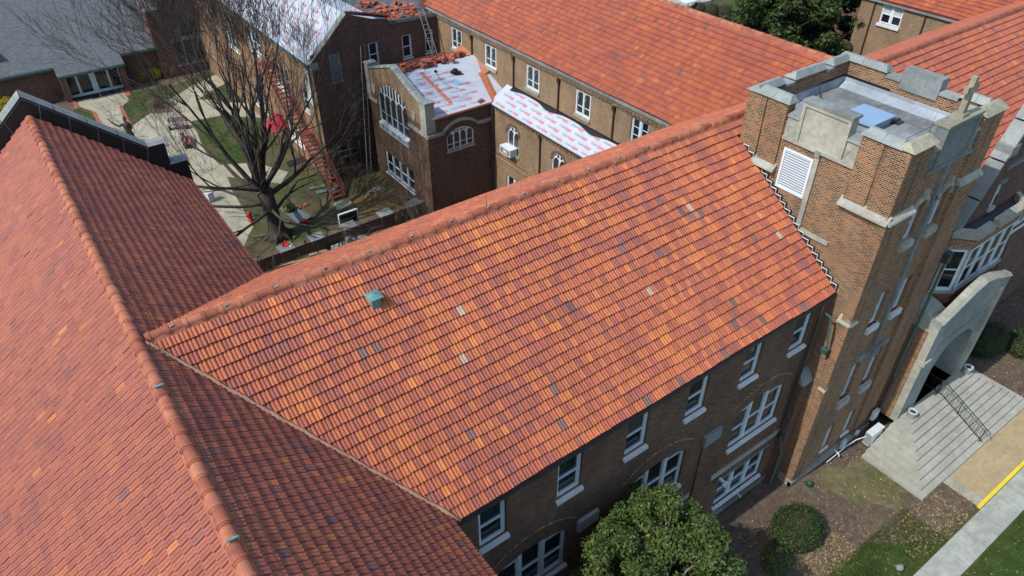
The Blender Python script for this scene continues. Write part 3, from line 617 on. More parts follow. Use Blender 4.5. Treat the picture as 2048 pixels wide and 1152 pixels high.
# parapet bodies and merlon copings
def merlon(fr, a0, a1, zb, zt, mat='stone_coping', joints=1, d0=-.38, d1=.0, brick=True):
    if brick: mb = MB(); fbox(mb, fr, a0 + .02, a1 - .02, d0 + .02, d1 + .02, 15.7, zt - .02); mb.build('parapet', 'brick_tower', tower)
    n = joints + 1; mid = (d0 + d1) / 2 - .02
    for i in range(n):
        x, x2 = a0 - .05 + (a1 - a0 + .1) * i / n, a0 - .05 + (a1 - a0 + .1) * (i + 1) / n - .012; mb = MB()
        e0 = .16 if i == 0 else 0; e1 = .16 if i == n - 1 else 0
        lo = [fr.P(a, d, zt) for a, d in ((x, d0 - .05), (x2, d0 - .05), (x2, d1 + .17), (x, d1 + .17))]
        up = [fr.P(a, d, zt + .24) for a, d in ((x + e0, mid - .06), (x2 - e1, mid - .06), (x2 - e1, mid + .06), (x + e0, mid + .06))]
        mb.hexa(lo + up)
        mb.build('coping_stone', mat, tower)
for fr, e0, e1, mt in ((FL, TY0, TY1, 'stone_coping'), (FF, TX0, TX1, 'stone_lichen')):
    sp_ = 1.85 if fr is FL else 1.5
    merlon(fr, e0 + (.04 if fr is FF else .40), e0 + sp_, 15.7, 17.05, mt); merlon(fr, e1 - sp_, e1 - (.04 if fr is FF else .40), 15.7, 17.05, mt)
# back (+Y) and far (+X) parapets with low stepped merlons
def low_parapet(fr, e0, e1, spec):
    mb = MB(); fbox(mb, fr, e0, e1, -.36, .02, 15.7, 16.85); mb.build('parapet', 'brick_tower', tower)
    for a0, a1, z, big in spec:
        if big == 2: mb = MB(); fbox(mb, fr, a0, a1, -.42, .08, 16.6, 17.42); mb.build('raised_panel', 'stone_grey', tower); continue
        if big: merlon(fr, a0, a1, 15.7, z, 'stone_coping', 1, -.38, 0, False); mb = MB(); fbox(mb, fr, a0 + .03, a1 - .03, -.34, .0, 16.85, z); mb.build('parapet', 'brick_tower', tower)
        else: mb = MB(); fbox(mb, fr, a0, a1, -.44, .05, 16.852, 16.97); mb.build('coping_stone', 'stone_coping', tower)
low_parapet(FB, TX0 + .1, TX1 - .1, [(TX0, 24.35, 17.02, 1), (24.4, 24.95, 0, 0), (25.0, 26.95, 17.02, 1), (27.0, 27.45, 0, 0), (27.45, TX1 - .42, 17.02, 1)])
low_parapet(FRt, TY0 + .5, TY1 - .1, [(13.95, TY1, 17.02, 1), (13.3, 13.9, 0, 0), (11.75, 13.28, 0, 2), (11.0, 11.72, 0, 0), (TY0 + .45, 10.95, 17.02, 1)])
# flat roof, upturned flashing, hatch
mb = MB(); mb.box(TX0 + .45, TX1 - .45, TY0 + .5, TY1 - .45, 15.85, 16.0); rf = mb.build('flat_roof', 'roof_membrane', tower)
mb = MB()
mb.box(TX0 + .48, TX1 - .46, TY1 - .53, TY1 - .465, 16.0, 16.36); mb.box(TX1 - .53, TX1 - .465, TY0 + .5, TY1 - .54, 16.0, 16.34); mb.box(TX0 + .43, TX0 + .5, TY0 + .5, TY1 - .54, 16.0, 16.3); mb.box(TX0 + .5, TX1 - .54, TY0 + .52, TY0 + .58, 16.0, 16.3)
mb.hexa([(x, y, 16.002) for x, y in ((TX1 - .9, TY0 + .6), (TX1 - .54, TY0 + .6), (TX1 - .54, TY1 - .6), (TX1 - .9, TY1 - .6))] + [(x, y, z) for x, y, z in ((TX1 - .9, TY0 + .6, 16.01), (TX1 - .54, TY0 + .6, 16.22), (TX1 - .54, TY1 - .6, 16.22), (TX1 - .9, TY1 - .6, 16.01))])
mb.build('roof_flashing', 'membrane_flashing', rf)
mb = MB(); mb.box(26.9, TX1 - .47, TY1 - .472, TY1 - .455, 16.36, 16.45); mb.box(TX1 - .476, TX1 - .455, 13.6, TY1 - .5, 16.34, 16.44); mb.build('flashing_gap', 'metal_black', rf)
mb = MB(); [mb.box(24.9, 28.0, y, y + .02, 16.0, 16.006) for y in (11.2, 13.4)]; [mb.box(x, x + .02, 10.1, 13.4, 16.0, 16.0055) for x in (25.7, 27.2)]; mb.build('membrane_seam', 'metal_dark', rf)
mb = MB(); mb.tube([(26.6, 15.5, 16.4), (26.55, 15.3, 16.03), (26.2, 14.6, 16.03), (25.9, 13.9, 16.03), (26.0, 13.5, 16.03)], .018, 5); mb.build('cable', 'metal_black', rf)
mb = MB(); mb.box(25.15, 26.55, 12.25, 13.4, 16.0, 16.3); h_ = mb.build('roof_hatch', 'membrane_flashing', rf)
mb = MB(); mb.box(25.05, 26.65, 12.15, 13.5, 16.3, 16.36); mb.build('hatch_lid', 'hatch_blue', h_)
mb = MB(); mb.box(26.7, 27.1, 12.0, 12.5, 16.0, 16.05); mb.box(26.6, 27.2, 12.2, 12.3, 16.0, 16.08); mb.build('roof_drain', 'metal_dark', rf)
# stone cross over the front panel, lightning rods
cx, cy, cz = 25.9, TY0 + .28, 17.45
mb = MB(); mb.box(cx - .2, cx + .2, cy - .18, cy + .18, cz, cz + .12); cr = mb.build('cross_base', 'stone_lichen', tower)
mb = MB(); mb.hexa([(cx + a * .12, cy + b_ * .10, cz + .12) for a, b_ in ((-1, -1), (1, -1), (1, 1), (-1, 1))] + [(cx + a * .085, cy + b_ * .085, cz + 1.38) for a, b_ in ((-1, -1), (1, -1), (1, 1), (-1, 1))])
mb.box(cx - .36, cx - .09, cy - .075, cy + .075, cz + .88, cz + 1.07); mb.box(cx + .09, cx + .36, cy - .075, cy + .075, cz + .88, cz + 1.07); mb.build('cross', 'stone_lichen', cr)
for x, y in ((28.7, TY0 + .7), (24.3, TY0 + .4), (28.7, TY1 - .2), (25.0, TY1 - .2)):
    mb = MB(); mb.tube([(x, y, 17.2), (x + .03, y, 17.95)], [.012, .004], 4); mb.build('lightning_rod', 'metal_dark', tower)
# louvre on the side face
mb = MB(); a0, a1, z0, z1 = 12.78, 14.05, 13.78, 15.42
for q in ((a0, a0 + .09, z0, z1), (a1 - .09, a1, z0, z1), (a0 + .09, a1 - .09, z1 - .08, z1), (a0 + .09, a1 - .09, z0, z0 + .08)): fbox(mb, FL, q[0], q[1], -.1, .05, q[2], q[3])
lv = mb.build('louvre', 'white_paint', tower)
for i in range(15):
    z = z0 + .085 + i * .1; mb = MB(); mb.hexa([FL.P(a, d, z + dz) for a, d, dz in ((a0 + .09, -.0, .0), (a1 - .09, -.0, .0), (a1 - .09, .02, -.012), (a0 + .09, .02, -.012))] + [FL.P(a, d, z + dz) for a, d, dz in ((a0 + .09, -.0, .05), (a1 - .09, -.0, .05), (a1 - .09, .02, .034), (a0 + .09, .02, .034))]); mb.build('slat', 'louver_white', lv)
mb = MB(); fbox(mb, FL, a0 + .09, a1 - .09, -.14, -.1, z0, z1); mb.build('louvre_back', 'dark_void', lv)
mb = MB(); fbox(mb, FL, 12.55, 12.74, 0, .09, 12.55, 15.74); mb.build('stone_strip', 'stone', tower)
mb = MB(); fbox(mb, FL, 12.54, 12.75, 0, .15, 15.62, 15.85); mb.build('carved_stop', 'stone_grey', tower)
mb = MB(); fbox(mb, FL, 11.3, 12.54, 0, .09, 12.46, 12.62); mb.build('string_stone', 'stone', tower)
# stepped flashing where the tile roof meets the tower
mb = MB(); fl = MB(); ns = 20
for i in range(ns):
    y = MY + .05 + (15.7 - MY) * i / ns; y2 = MY + .05 + (15.7 - MY) * (i + 1) / ns; z = MZ + MS * (y - MY); z2 = MZ + MS * (y2 - MY)
    mb.hexa([FL.P(y, -.01, z - .1), FL.P(y2, -.01, z - .1), FL.P(y2, .14, z - .1), FL.P(y, .14, z - .1), FL.P(y, -.01, z2 + .10), FL.P(y2, -.01, z2 + .10), FL.P(y2, .128, z2 + .10), FL.P(y, .128, z2 + .10)])
    fbox(fl, FL, y, y2 + .012, .118, .145, z2 + .095, z2 + .118); fbox(fl, FL, y, y + .016, .118, .145, z + .10, z2 + .095)
mb.build('step_flashing', 'metal_dark', tower); fl.build('flashing_edge', 'joint_white', tower)
# front windows with stone heads, central stone shaft
for (a, b_) in ((24.75, 25.45), (26.4, 27.1)):
    window(tower, FF, a, b_, 12.75, 14.15, 1, .38, dep=.18, mat='white_frame', sill='sill_stone', sillh=.34, sillout=.14, rail=.45)
    mb = MB(); A_ = arc(a - .08, b_ + .08, 14.1, .46, 10)
    for (x, z), (x2, z2) in zip(A_, A_[1:]): mb.hexa([FF.P(x, -.02, z), FF.P(x2, -.02, z2), FF.P(x2, .12, z2), FF.P(x, .12, z), FF.P(x, -.02, z + .16), FF.P(x2, -.02, z2 + .16), FF.P(x2, .12, z2 + .16), FF.P(x, .12, z + .16)])
    fbox(mb, FF, (a + b_) / 2 - .09, (a + b_) / 2 + .09, .0, .14, 14.6, 14.98); mb.build('stone_head', 'stone', tower)
    window(tower, FF, a, b_, 8.62, 10.35, 1, 0, dep=.18, sill='sill_paint', sillh=.3, sillout=.12, rail=.5)
    window(tower, FF, a, b_, 4.35, 6.2, 1, .3, dep=.18, sill='sill_stone', sillh=.45, sillout=.14, rail=.0)
    window(tower, FF, a + .1, b_ - .05, .95, 2.5, 1, 0, dep=.14, sill='sill_paint', sillh=.14, rail=.5)
    mb = MB(); fbox(mb, FF, a - .5, a + .02, 0, .12, 14.26, 14.46); mb.build('string_stone', 'stone', tower)
mb = MB(); fbox(mb, FF, 25.83, 26.03, 0, .12, 6.9, 15.74); mb.build('stone_shaft', 'stone_grey', tower)
mb = MB(); fbox(mb, FF, 24.8, 27.1, 0, .14, 6.75, 6.95); fbox(mb, FF, 25.68, 26.18, .0, .26, 6.6, 7.15); mb.build('shaft_corbel', 'stone_grey', tower)
# ================================================================ right wing
rw = thing('right_wing', 'brick wing running off behind the tower under an orange red clay tile roof', 'building', (45, 14, 0))
RX1 = 62.0
roof = slab('roof', [(TX1 - .05, MY, MZ - .06), (RX1, MY, MZ - .06), (RX1, RY, RZ - .06), (TX1 - .05, RY, RZ - .06)], .12, 'roof_deck', rw)
slab('roof_slope', [(29.6, RY, RZ - .06), (RX1, RY, RZ - .06), (RX1, BY, bz - .06), (29.6, BY, bz - .06)], .12, 'roof_deck', roof)
tile_field(roof, 'tile_far', (0, MY, MZ), (1, 0, 0), (0, RY - MY, RZ - MZ), TX1 - .1, 58, slm - .06, lambda a, b: True, 300, 21, dark=.004, spread=.5)
def keep_rb(a, b):
    z = bz + b * (RZ - bz) / slb; zf = 11.2 + .73 * (a - 27.95) if a < 33.15 else 15.0 - .73 * (a - 33.15)
    return z > zf - .16
tile_field(roof, 'tile_far', (0, BY, bz), (1, 0, 0), (0, -(BY - RY), RZ - bz), 32.6, 58, slb - .06, keep_rb, 0, 22, dark=.004)
ridge_run(roof, (29.5, RY, RZ + .0), (57.5, RY, RZ + .0), ('ridge_tile',), .145)
wall('wall', Fr('-Y', 10.45), 41, RX1, 0, 10.7, [], 'brick_court', rw)
mb = MB(); mb.box(38.4, RX1, BY - .35, BY - .1, 0, bz - .25); mb.build('back_wall', 'brick_court', rw)

# ================================================================ entrance pavilion with porch and oriel
ent = thing('entrance_pavilion', 'brick entrance front right of the tower with stone porch, oriel and steep coped gable', 'building', (33, 9.5, 0))
PF = Fr('-Y', 9.95); GX0, GA, GS = 31.05, 35.3, 1.68
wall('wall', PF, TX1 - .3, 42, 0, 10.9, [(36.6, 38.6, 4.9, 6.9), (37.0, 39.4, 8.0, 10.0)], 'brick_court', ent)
mb = MB(); fpoly(mb, PF, [(GX0, 10.9), (GA, 10.9 + (GA - GX0) * GS), (2 * GA - GX0, 10.9)], -.5, 0); gb = mb.build('gable', 'brick_court', ent)
for sgn in (1, -1):
    P0, P1 = (GX0 - .25, 10.9 - .25 * GS), (GA, 10.9 + (GA - GX0) * GS)
    n = 5
    for i in range(n):
        q = [(P0[0] + (P1[0] - P0[0]) * f, P0[1] + (P1[1] - P0[1]) * f) for f in (i / n, (i + 1) / n - .008)]
        if sgn < 0: q = [(2 * GA - x, z) for x, z in q]
        mb = MB(); tx, tz = (-.16 * sgn, .1)
        mb.hexa([PF.P(q[0][0], -.55, q[0][1]), PF.P(q[1][0], -.55, q[1][1]), PF.P(q[1][0], .10, q[1][1]), PF.P(q[0][0], .10, q[0][1])] + [PF.P(x + tx, d, z + tz) for (x, z), d in ((q[0], -.55), (q[1], -.55), (q[1], .10), (q[0], .10))])
        mb.build('coping_stone', 'stone_coping', gb)
mb = MB(); fbox(mb, PF, 32.6, 33.3, -.55, .14, 13.72, 14.2); mb.build('kneeler', 'stone_grey', gb)
mb = MB(); fbox(mb, PF, GX0 - .75, GX0 - .1, -.1, .14, 9.75, 10.15); mb.build('kneeler', 'stone_coping', gb)
mb = MB(); fbox(mb, PF, 33.2, 37.4, 0, .1, 12.95, 13.15); mb.build('string_stone', 'stone_grey', gb)
so_ = MB(); fbox(so_, PF, 33.35, 33.6, .003, .03, 11.1, 12.2); sl_ = so_.build('slit_window', 'glass', gb)
mb = MB(); fbox(mb, PF, 33.28, 33.35, 0, .05, 11.1, 12.25); mb.build('slit_jamb', 'blue_frame', sl_); mb = MB(); fbox(mb, PF, 33.2, 33.75, 0, .12, 12.28, 12.42); mb.build('slit_hood', 'stone_grey', sl_); mb = MB(); fbox(mb, PF, 33.2, 33.7, 0, .12, 10.85, 11.06); mb.build('slit_sill', 'sill_stone', sl_)
window(ent, PF, 37.0, 39.4, 8.0, 10.0, 3); window(ent, PF, 36.6, 38.6, 4.9, 6.9, 2)
# porch: stone front with pointed arch, brick flank, stone quoins
SF = Fr('-Y', 8.45); PX0, PX1 = 29.35, 35.5
pm = MB()
ops = [(30.65, 34.2, 1.35, 3.7, 1.5)]
wall('porch_front', SF, PX0 + .0, PX1, 1.2, 6.9, ops, 'stone_coping', ent, dep=1.1)
mb = MB(); fpoly(mb, SF, [(PX0, 6.9), (PX1, 6.9), (PX1, 7.25), (PX1 - .6, 7.45), (32.43 + .9, 8.05), (32.43, 8.25), (32.43 - .9, 8.05), (PX0 + .6, 7.45), (PX0, 7.25)], -.35, 0); mb.build('porch_pediment', 'stone_coping', ent)
coping_run(ent, SF, [(PX0 - .03, 7.25), (PX0 + .6, 7.45), (31.53, 8.05), (32.43, 8.25), (33.33, 8.05), (PX1 - .6, 7.45), (PX1, 7.25)], -.35, 0.02, .12, 'stone', 2)
mb = MB(); mb.box(PX0 + .002, PX0 + .55, 8.80, 9.93, 1.0, 6.55); mb.build('porch_flank', 'brick_tower', ent)
mb = MB(); mb.box(PX0 - .015, PX0 + .6, 8.46, 8.80, 1.0, 6.9); mb.build('porch_quoin', 'stone', ent)
mb = MB(); mb.box(PX1 - .55, PX1 - .002, 8.46, 9.93, 1.0, 6.9); mb.build('porch_flank', 'stone_grey', ent)
mb = MB()      # rounded stone cap over the flank
A_ = [(y, z) for y, z in ((9.93, 7.55), (9.6, 7.52), (9.2, 7.42), (8.85, 7.2), (8.6, 6.9), (8.5, 6.56))]
mb.prism([(PX0 - .04, y, z) for y, z in A_] + [(PX0 - .04, 9.93, 6.56)], (1.2, 0, 0)); mb.build('porch_cap', 'stone', ent)
mb = MB(); mb.box(PX0 - .10, PX0 + .5, 8.36, 8.66, 4.75, 4.98); mb.build('spring_stone', 'stone', ent)
mb = MB(); mb.box(PX0 + .6, PX1 - .55, 8.5, 9.9, 6.2, 6.4); mb.build('porch_ceiling', 'stone_grey', ent)
for z in (5.75,): mb = MB(); fbox(mb, SF, PX0 + .6, PX1 - .3, 0, .02, z, z + .03); mb.build('string_line', 'stone_grey', ent)
for x in (30.9, 34.55):
    mb = MB(); fbox(mb, SF, x - .12, x + .12, 0, .14, 1.35, 7.0 if x > 34 else 1.36 + .0); 
    if x > 34: mb.build('porch_buttress', 'stone', ent)
mb = MB(); mb.box(31.0, 33.9, 9.86, 9.94, 1.35, 4.4); dr = mb.build('porch_door', 'curtain_dark', ent)
for x in (31.15, 32.5): mb = MB(); mb.box(x, x + 1.2, 9.82, 9.86, 1.5, 3.9); mb.build('door_pane', 'glass', dr)
# oriel
ori = MB(); plan = [(30.6, 9.96), (31.35, 9.25), (35.6, 9.25), (36.35, 9.96)]
def ring(mb, p, z0, z1): mb.prism([(x, y, z1) for x, y in p], (0, 0, z0 - z1))
ring(ori, plan, 6.95, 7.55); ring(ori, plan, 9.95, 10.42); ow = ori.build('oriel', 'brick_tower', ent)
mb = MB(); ring(mb, [(30.5, 9.97), (31.3, 9.18), (35.65, 9.18), (36.45, 9.97)], 7.551, 7.66); mb.build('oriel_sill', 'stone', ow)
mb = MB(); ring(mb, [(30.65, 9.96), (31.4, 9.32), (35.55, 9.32), (36.3, 9.96)], 7.661, 9.949); mb.build('oriel_body', 'stone', ow)
mb = MB(); ring(mb, [(30.55, 9.97), (31.33, 9.2), (35.63, 9.2), (36.4, 9.97)], 10.421, 10.5); mb.build('oriel_roof', 'membrane_dark', ow)
for p, q in (((30.5, 9.93), (31.28, 9.12)), ((31.32, 9.12), (32.6, 9.12)), ((33.0, 9.12), (34.2, 9.12)), ((34.25, 9.12), (35.65, 9.12)), ((35.7, 9.15), (36.45, 9.93))):
    p_, q_ = Vector((*p, 10.52)), Vector((*q, 10.52)); d = (q_ - p_).normalized(); nrm = Vector((-d.y, d.x, 0)) * .34
    mb = MB(); mb.hexa([p_, q_, q_ + nrm, p_ + nrm] + [v + Vector((0, 0, .26 if i < 2 else .36)) for i, v in enumerate((p_, q_, q_ + nrm, p_ + nrm))]); mb.build('coping_stone', 'stone', ow)
def oriel_light(p, q, n):
    p, q = Vector((*p, 0)), Vector((*q, 0)); d = (q - p).normalized(); nr = Vector((d.y, -d.x, 0)); L = (q - p).length; mb = MB(); gl = []
    P = lambda a, o, z: p + d * a + nr * o + Vector((0, 0, z))
    def bx(a0, a1, o0, o1, z0, z1, t=None): (t or mb).hexa([P(a, o, z) for z in (z0, z1) for a, o in ((a0, o0), (a1, o0), (a1, o1), (a0, o1))])
    for i in range(n):
        a0, a1 = L * i / n + .06, L * (i + 1) / n - .06
        bx(a0, a0 + .09, 0, .05, 7.68, 9.9); bx(a1 - .09, a1, 0, .05, 7.68, 9.9); bx(a0 + .09, a1 - .09, 0, .05, 9.8, 9.9); bx(a0 + .09, a1 - .09, 0, .07, 7.68, 7.86); bx(a0 + .09, a1 - .09, 0, .04, 8.8, 8.87); gl.append((a0 + .09, a1 - .09))
    wo = mb.build('window', 'white_frame', ow)
    for a0, a1 in gl:
        for z0, z1 in ((7.86, 8.8), (8.87, 9.8)): g_ = MB(); bx(a0, a1, .003, .015, z0, z1, g_); g_.build('pane', 'glass', wo)
oriel_light((30.72, 9.9), (31.36, 9.35), 1); oriel_light((31.45, 9.315), (35.5, 9.315), 4)
mb = MB(); mb.tube([(29.1, 9.3, 10.3), (29.12, 9.32, 6.0), (29.12, 9.32, 3.6)], .06, 8); mb.build('downpipe', 'gutter_green', ent)
mb = MB(); mb.tube([(29.12, 9.32, 3.6), (29.12, 9.32, .2)], .065, 8); mb.build('downpipe', 'gutter_dark', ent); mb = MB(); mb.box(28.95, 29.3, 9.2, 9.45, 10.2, 10.7); mb.build('leader_head', 'gutter_dark', ent)
# steps: mitred on the left, each its own piece
st = MB(); st.box(27.0, 37.2, 5.4, 8.5, .0, .15); steps = struct(st.build('entrance_steps', 'concrete'))
for k in range(1, 9):
    mb = MB(); mb.box(27.0 + .315 * k, 37.2 - .24 * k, 5.4 + .305 * k, 8.52 if k < 8 else 9.84, .15 * k + .0, .15 * (k + 1)); mb.build('step', 'concrete', steps)
mb = MB(); [mb.box(x, x + .018, 5.4 + .305 * k - .001, 5.4 + .305 * (k + 1) - .004, .15 * (k + 1), .15 * (k + 1) + .003) for k in range(8) for x in (30.1, 33.9) if x > 27 + .315 * k]; mb.build('joint', 'stone', steps)
# hand rail
RX = 32.35; hr = thing('hand_rail', 'black iron hand rail with scrolled balusters running down the middle of the steps', 'railing', (RX, 5.8, .15))
line = lambda y: .15 + (y - 5.55) * (1.2 / 2.44) if y < 7.99 else 1.35
for nm, dz in (('top_rail', .9), ('bottom_rail', .14)):
    mb = MB(); mb.tube([(RX, 5.5, line(5.55) + dz), (RX, 8.0, 1.35 + dz), (RX, 9.0, 1.35 + dz)], .022, 6)
    if dz > .5: mb.tube([(RX, 5.5, line(5.55) + dz), (RX, 5.38, line(5.55) + dz - .04), (RX, 5.36, line(5.55) + dz - .14)], .02, 6)
    mb.build(nm, 'metal_black', hr)
for y in (5.62, 7.0, 8.2, 8.95):
    mb = MB(); k = min(8, int((y - 5.4) / .305)); mb.tube([(RX, y, .15 * (k + 1) - .02), (RX, y, line(y) + .9)], .02, 6); mb.build('post', 'metal_black', hr)
for i in range(26):
    y = 5.72 + i * .125; mb = MB(); z = line(y); mb.tube([(RX, y, z + .14), (RX, y + (.05 if i % 3 == 1 else 0), z + .5), (RX, y, z + .9)], .009, 4); mb.build('baluster', 'metal_black', hr)
mb = MB(); mb.box(RX - .35, RX + .25, 5.42, 5.9, .151, .16); 

# ================================================================ far wing (runs away along the courtyard) with its lean-to aisle
FX, FZ = 27.95, 11.15
far = thing('far_wing', 'brown brick wing beyond the courtyard with white round headed lattice windows under clay tiles', 'building', (30, 36, 0))
FXW = Fr('-X', FX)
FWY = [44.55, 40.22, 35.42, 30.42, 25.6]
ops = [(y, y + 1.36, 8.98, 10.5) for y in FWY]
wall('wall', FXW, 22.5, 49.0, 4.0, 10.95, ops, 'brick_buff', far)
roof = slab('roof', [(FX - .15, 17.5, FZ - .09), (33.15, 17.5, 14.92), (33.15, 50, 14.92), (FX - .15, 50, FZ - .09)], .12, 'roof_deck', far)
slab('roof_slope', [(33.15, 17.5, 14.92), (38.4, 17.5, 11.1), (38.4, 50, 11.1), (33.15, 50, 14.92)], .12, 'roof_deck', roof)
slf = math.hypot(33.15 - FX + .15, 15.0 - FZ)
def keep_f(a, b):
    z = FZ + b * (15.0 - FZ) / slf; return z > RZ - BS * (a - RY) - .16
tile_field(roof, 'tile_far', (FX - .15, 0, FZ), (0, 1, 0), (33.15 - FX + .15, 0, 15.0 - FZ), 17.5, 49.4, slf - .05, keep_f, 300, 31, dark=.012, spread=.55)
ridge_run(roof, (33.15, 18, 15.02), (33.15, 49.5, 15.02), ('ridge_tile_pale', 'ridge_tile'), .15)
mb = MB(); mb.box(FX - .17, FX + .0, 24.0, 49.2, 10.97, 11.12); mb.build('eave_gutter', 'stone_grey', far)
mb = MB()
for i in range(150):
    y = 24.2 + i * .165
    if any(abs(y - d) < .15 for d in (43.15, 38.15, 33.4, 28.35)): continue
    fbox(mb, FXW, y, y + .085, 0, .07 + .02 * (i % 2), 10.62, 10.80)
fbox(mb, FXW, 24, 49, 0, .06, 10.80, 10.97); mb.build('brick_cornice', 'brick_buff', far)
def roundhead(parent, fr, a0, a1, z0, z1, n=2, arched=False):
    """white two light window: round heads, transom, leaded panes"""
    h = z1 - z0; mb = MB()
    fbox(mb, fr, a0, a1, -.14, -.09, z0, z1)
    j = .10; mw = .11; lw = (a1 - a0 - 2 * j - (n - 1) * mw) / n
    fbox(mb, fr, a0, a0 + j, -.09, -.02, z0, z1); fbox(mb, fr, a1 - j, a1, -.09, -.02, z0, z1); fbox(mb, fr, a0 + j, a1 - j, -.09, -.02, z1 - .07, z1); fbox(mb, fr, a0 + j, a1 - j, -.09, -.02, z0, z0 + .12)
    for i in range(1, n): x = a0 + j + i * lw + (i - .5) * mw; fbox(mb, fr, x - mw / 2, x + mw / 2, -.09, -.03, z0 + .12, z1 - .07)
    wo = mb.build('window', 'white_paint', parent)
    for i in range(n):
        x = a0 + j + i * (lw + mw); zb, zc = z0 + .12, z1 - .10 - lw / 2
        for q0, q1 in ((zb, zb + (zc - zb) * .36), (zb + (zc - zb) * .36 + .07, zc - lw * .30)):
            g = MB(); fbox(g, fr, x + .02, x + lw - .02, -.089, -.08, q0, q1); g.build('pane', 'glass_leaded', wo)
        g = MB(); fpoly(g, fr, [(x + lw / 2 + (lw / 2 - .01) * math.cos(2 * math.pi * k / 14), zc + .03 + (lw / 2 - .01) * math.sin(2 * math.pi * k / 14)) for k in range(14)], -.089, -.08); g.build('pane', 'glass_leaded', wo)
    s = MB(); fbox(s, fr, a0 - .06, a1 + .06, -.1, .1, z0 - .2, z0 - .005); s.build('sill', 'stone', wo)
    return wo
for y in FWY[:4]:
    roundhead(far, FXW, y, y + 1.36, 8.98, 10.5); lintel(far, FXW, y - .05, y + 1.41, 10.505, .11, 'brick_wing')
window(far, FXW, FWY[4], FWY[4] + 1.36, 8.98, 10.5, 2, mat='blue_frame', bars=2, rail=0); lintel(far, FXW, FWY[4] - .05, FWY[4] + 1.41, 10.505, .11, 'brick_wing')
for y in (43.15, 38.15, 33.4, 28.35):
    mb = MB(); fbox(mb, FXW, y - .05, y + .05, .01, .1, 8.45, 10.6); fbox(mb, FXW, y - .11, y + .11, .0, .16, 10.35, 10.62); mb.build('downpipe', 'downpipe_brown', far)
# aisle
AX = 26.6; AF = Fr('-X', AX)
ops = [(35.75, 37.05, 4.62, 6.0, .62), (30.9, 32.2, 4.62, 6.0, .62), (26.1, 27.4, 4.62, 6.0, .62), (35.5, 37.2, .95, 2.7), (30.7, 32.4, .95, 2.7)]
wall('aisle_wall', AF, 23.6, 38.8, 0, 7.42, ops, 'brick_buff', far)
ar = slab('aisle_roof', [(AX - .16, 23.6, 7.52), (FX + .05, 23.6, 8.45), (FX + .05, 38.95, 8.45), (AX - .16, 38.95, 7.52)], .07, 'underlay_white', far)
mb = MB(); fbox(mb, AF, 23.6, 38.78, 0, .15, 7.36, 7.445); mb.build('eave_gutter', 'gutter_dark', far)
mb = MB()
for i in range(85):
    y = 24.0 + i * .172; fbox(mb, AF, y, y + .09, 0, .06 + .02 * (i % 2), 7.08, 7.24)
fbox(mb, AF, 23.8, 38.7, 0, .05, 7.24, 7.36); mb.build('brick_cornice', 'brick_buff', far)
for z in (3.45, 3.62, 3.79): mb = MB(); fbox(mb, AF, 23.6, 38.75, 0, .04, z, z + .08); mb.build('string_course', 'brick_buff', far)
def archwin(parent, fr, a0, a1, z0, z1, rise, n, mat='white_paint', glass='glass_leaded', sill='stone', tiers=2):
    """arched window: white traceried head over round headed lights"""
    mb = MB(); A_ = arc(a0, a1, z1, rise, 14); fpoly(mb, fr, [(a0, z0), (a1, z0)] + A_[::-1], -.15, -.10)
    j = .07; mw = .08; lw = (a1 - a0 - 2 * j - (n - 1) * mw) / n
    for i in range(n + 1): x = a0 + (0 if i == 0 else j + i * lw + (i - 1) * mw); fbox(mb, fr, x, x + (j if i in (0, n) else mw), -.10, -.04, z0, z1)
    for (x, z), (x2, z2) in zip(A_, A_[1:]): mb.hexa([fr.P(x, -.10, z - .07), fr.P(x2, -.10, z2 - .07), fr.P(x2, -.03, z2 - .07), fr.P(x, -.03, z - .07), fr.P(x, -.10, z), fr.P(x2, -.10, z2), fr.P(x2, -.03, z2), fr.P(x, -.03, z)])
    wo = mb.build('window', mat, parent)
    hz = lambda x: z1 + rise * max(0, 1 - ((2 * x - a0 - a1) / (a1 - a0)) ** 2) ** .5
    for i in range(n):
        x = a0 + j + i * (lw + mw); c = x + lw / 2; zs = z1 - .05; zm = z0 + (zs - z0) * .42
        for q0, q1 in ((z0 + .08, zm - .03), (zm + .03, zs)):
            g = MB()
            if q1 == zs: fpoly(g, fr, [(x + .015, q0), (x + lw - .015, q0)] + [(c + (lw / 2 - .015) * math.cos(t_), q1 + (lw / 2) * math.sin(t_)) for t_ in np.linspace(0, math.pi, 9)], -.099, -.09)
            else: fbox(g, fr, x + .015, x + lw - .015, -.099, -.09, q0, q1)
            g.build('pane', glass, wo)
        for s_ in (-1, 1):   # tracery eyes above each light
            cc = c + s_ * lw * .27; zt = hz(cc) - .12; zb = zs + lw / 2 + .04
            if zt - zb > .1: g = MB(); fpoly(g, fr, [(cc - lw * .17, zb), (cc + lw * .17, zb), (cc + lw * .17, zt - .06), (cc, zt), (cc - lw * .17, zt - .06)], -.099, -.09); g.build('pane', glass, wo)
    if sill: s = MB(); fbox(s, fr, a0 - .06, a1 + .06, -.1, .09, z0 - .14, z0 - .004); s.build('sill', sill, wo)
    return wo
def brick_arch(parent, fr, a0, a1, z1, rise, th=.2, mat='brick_wing'):
    mb = MB(); A_ = arc(a0, a1, z1, rise, 18); B_ = arc(a0 - th, a1 + th, z1, rise + th, 18)
    for i in range(18):
        mb.hexa([fr.P(*p) for p in ((A_[i][0], -.02, A_[i][1]), (A_[i + 1][0], -.02, A_[i + 1][1]), (B_[i + 1][0], -.02, B_[i + 1][1]), (B_[i][0], -.02, B_[i][1]), (A_[i][0], .02, A_[i][1]), (A_[i + 1][0], .02, A_[i + 1][1]), (B_[i + 1][0], .02, B_[i + 1][1]), (B_[i][0], .02, B_[i][1]))])
    mb.build('brick_arch', mat, parent)
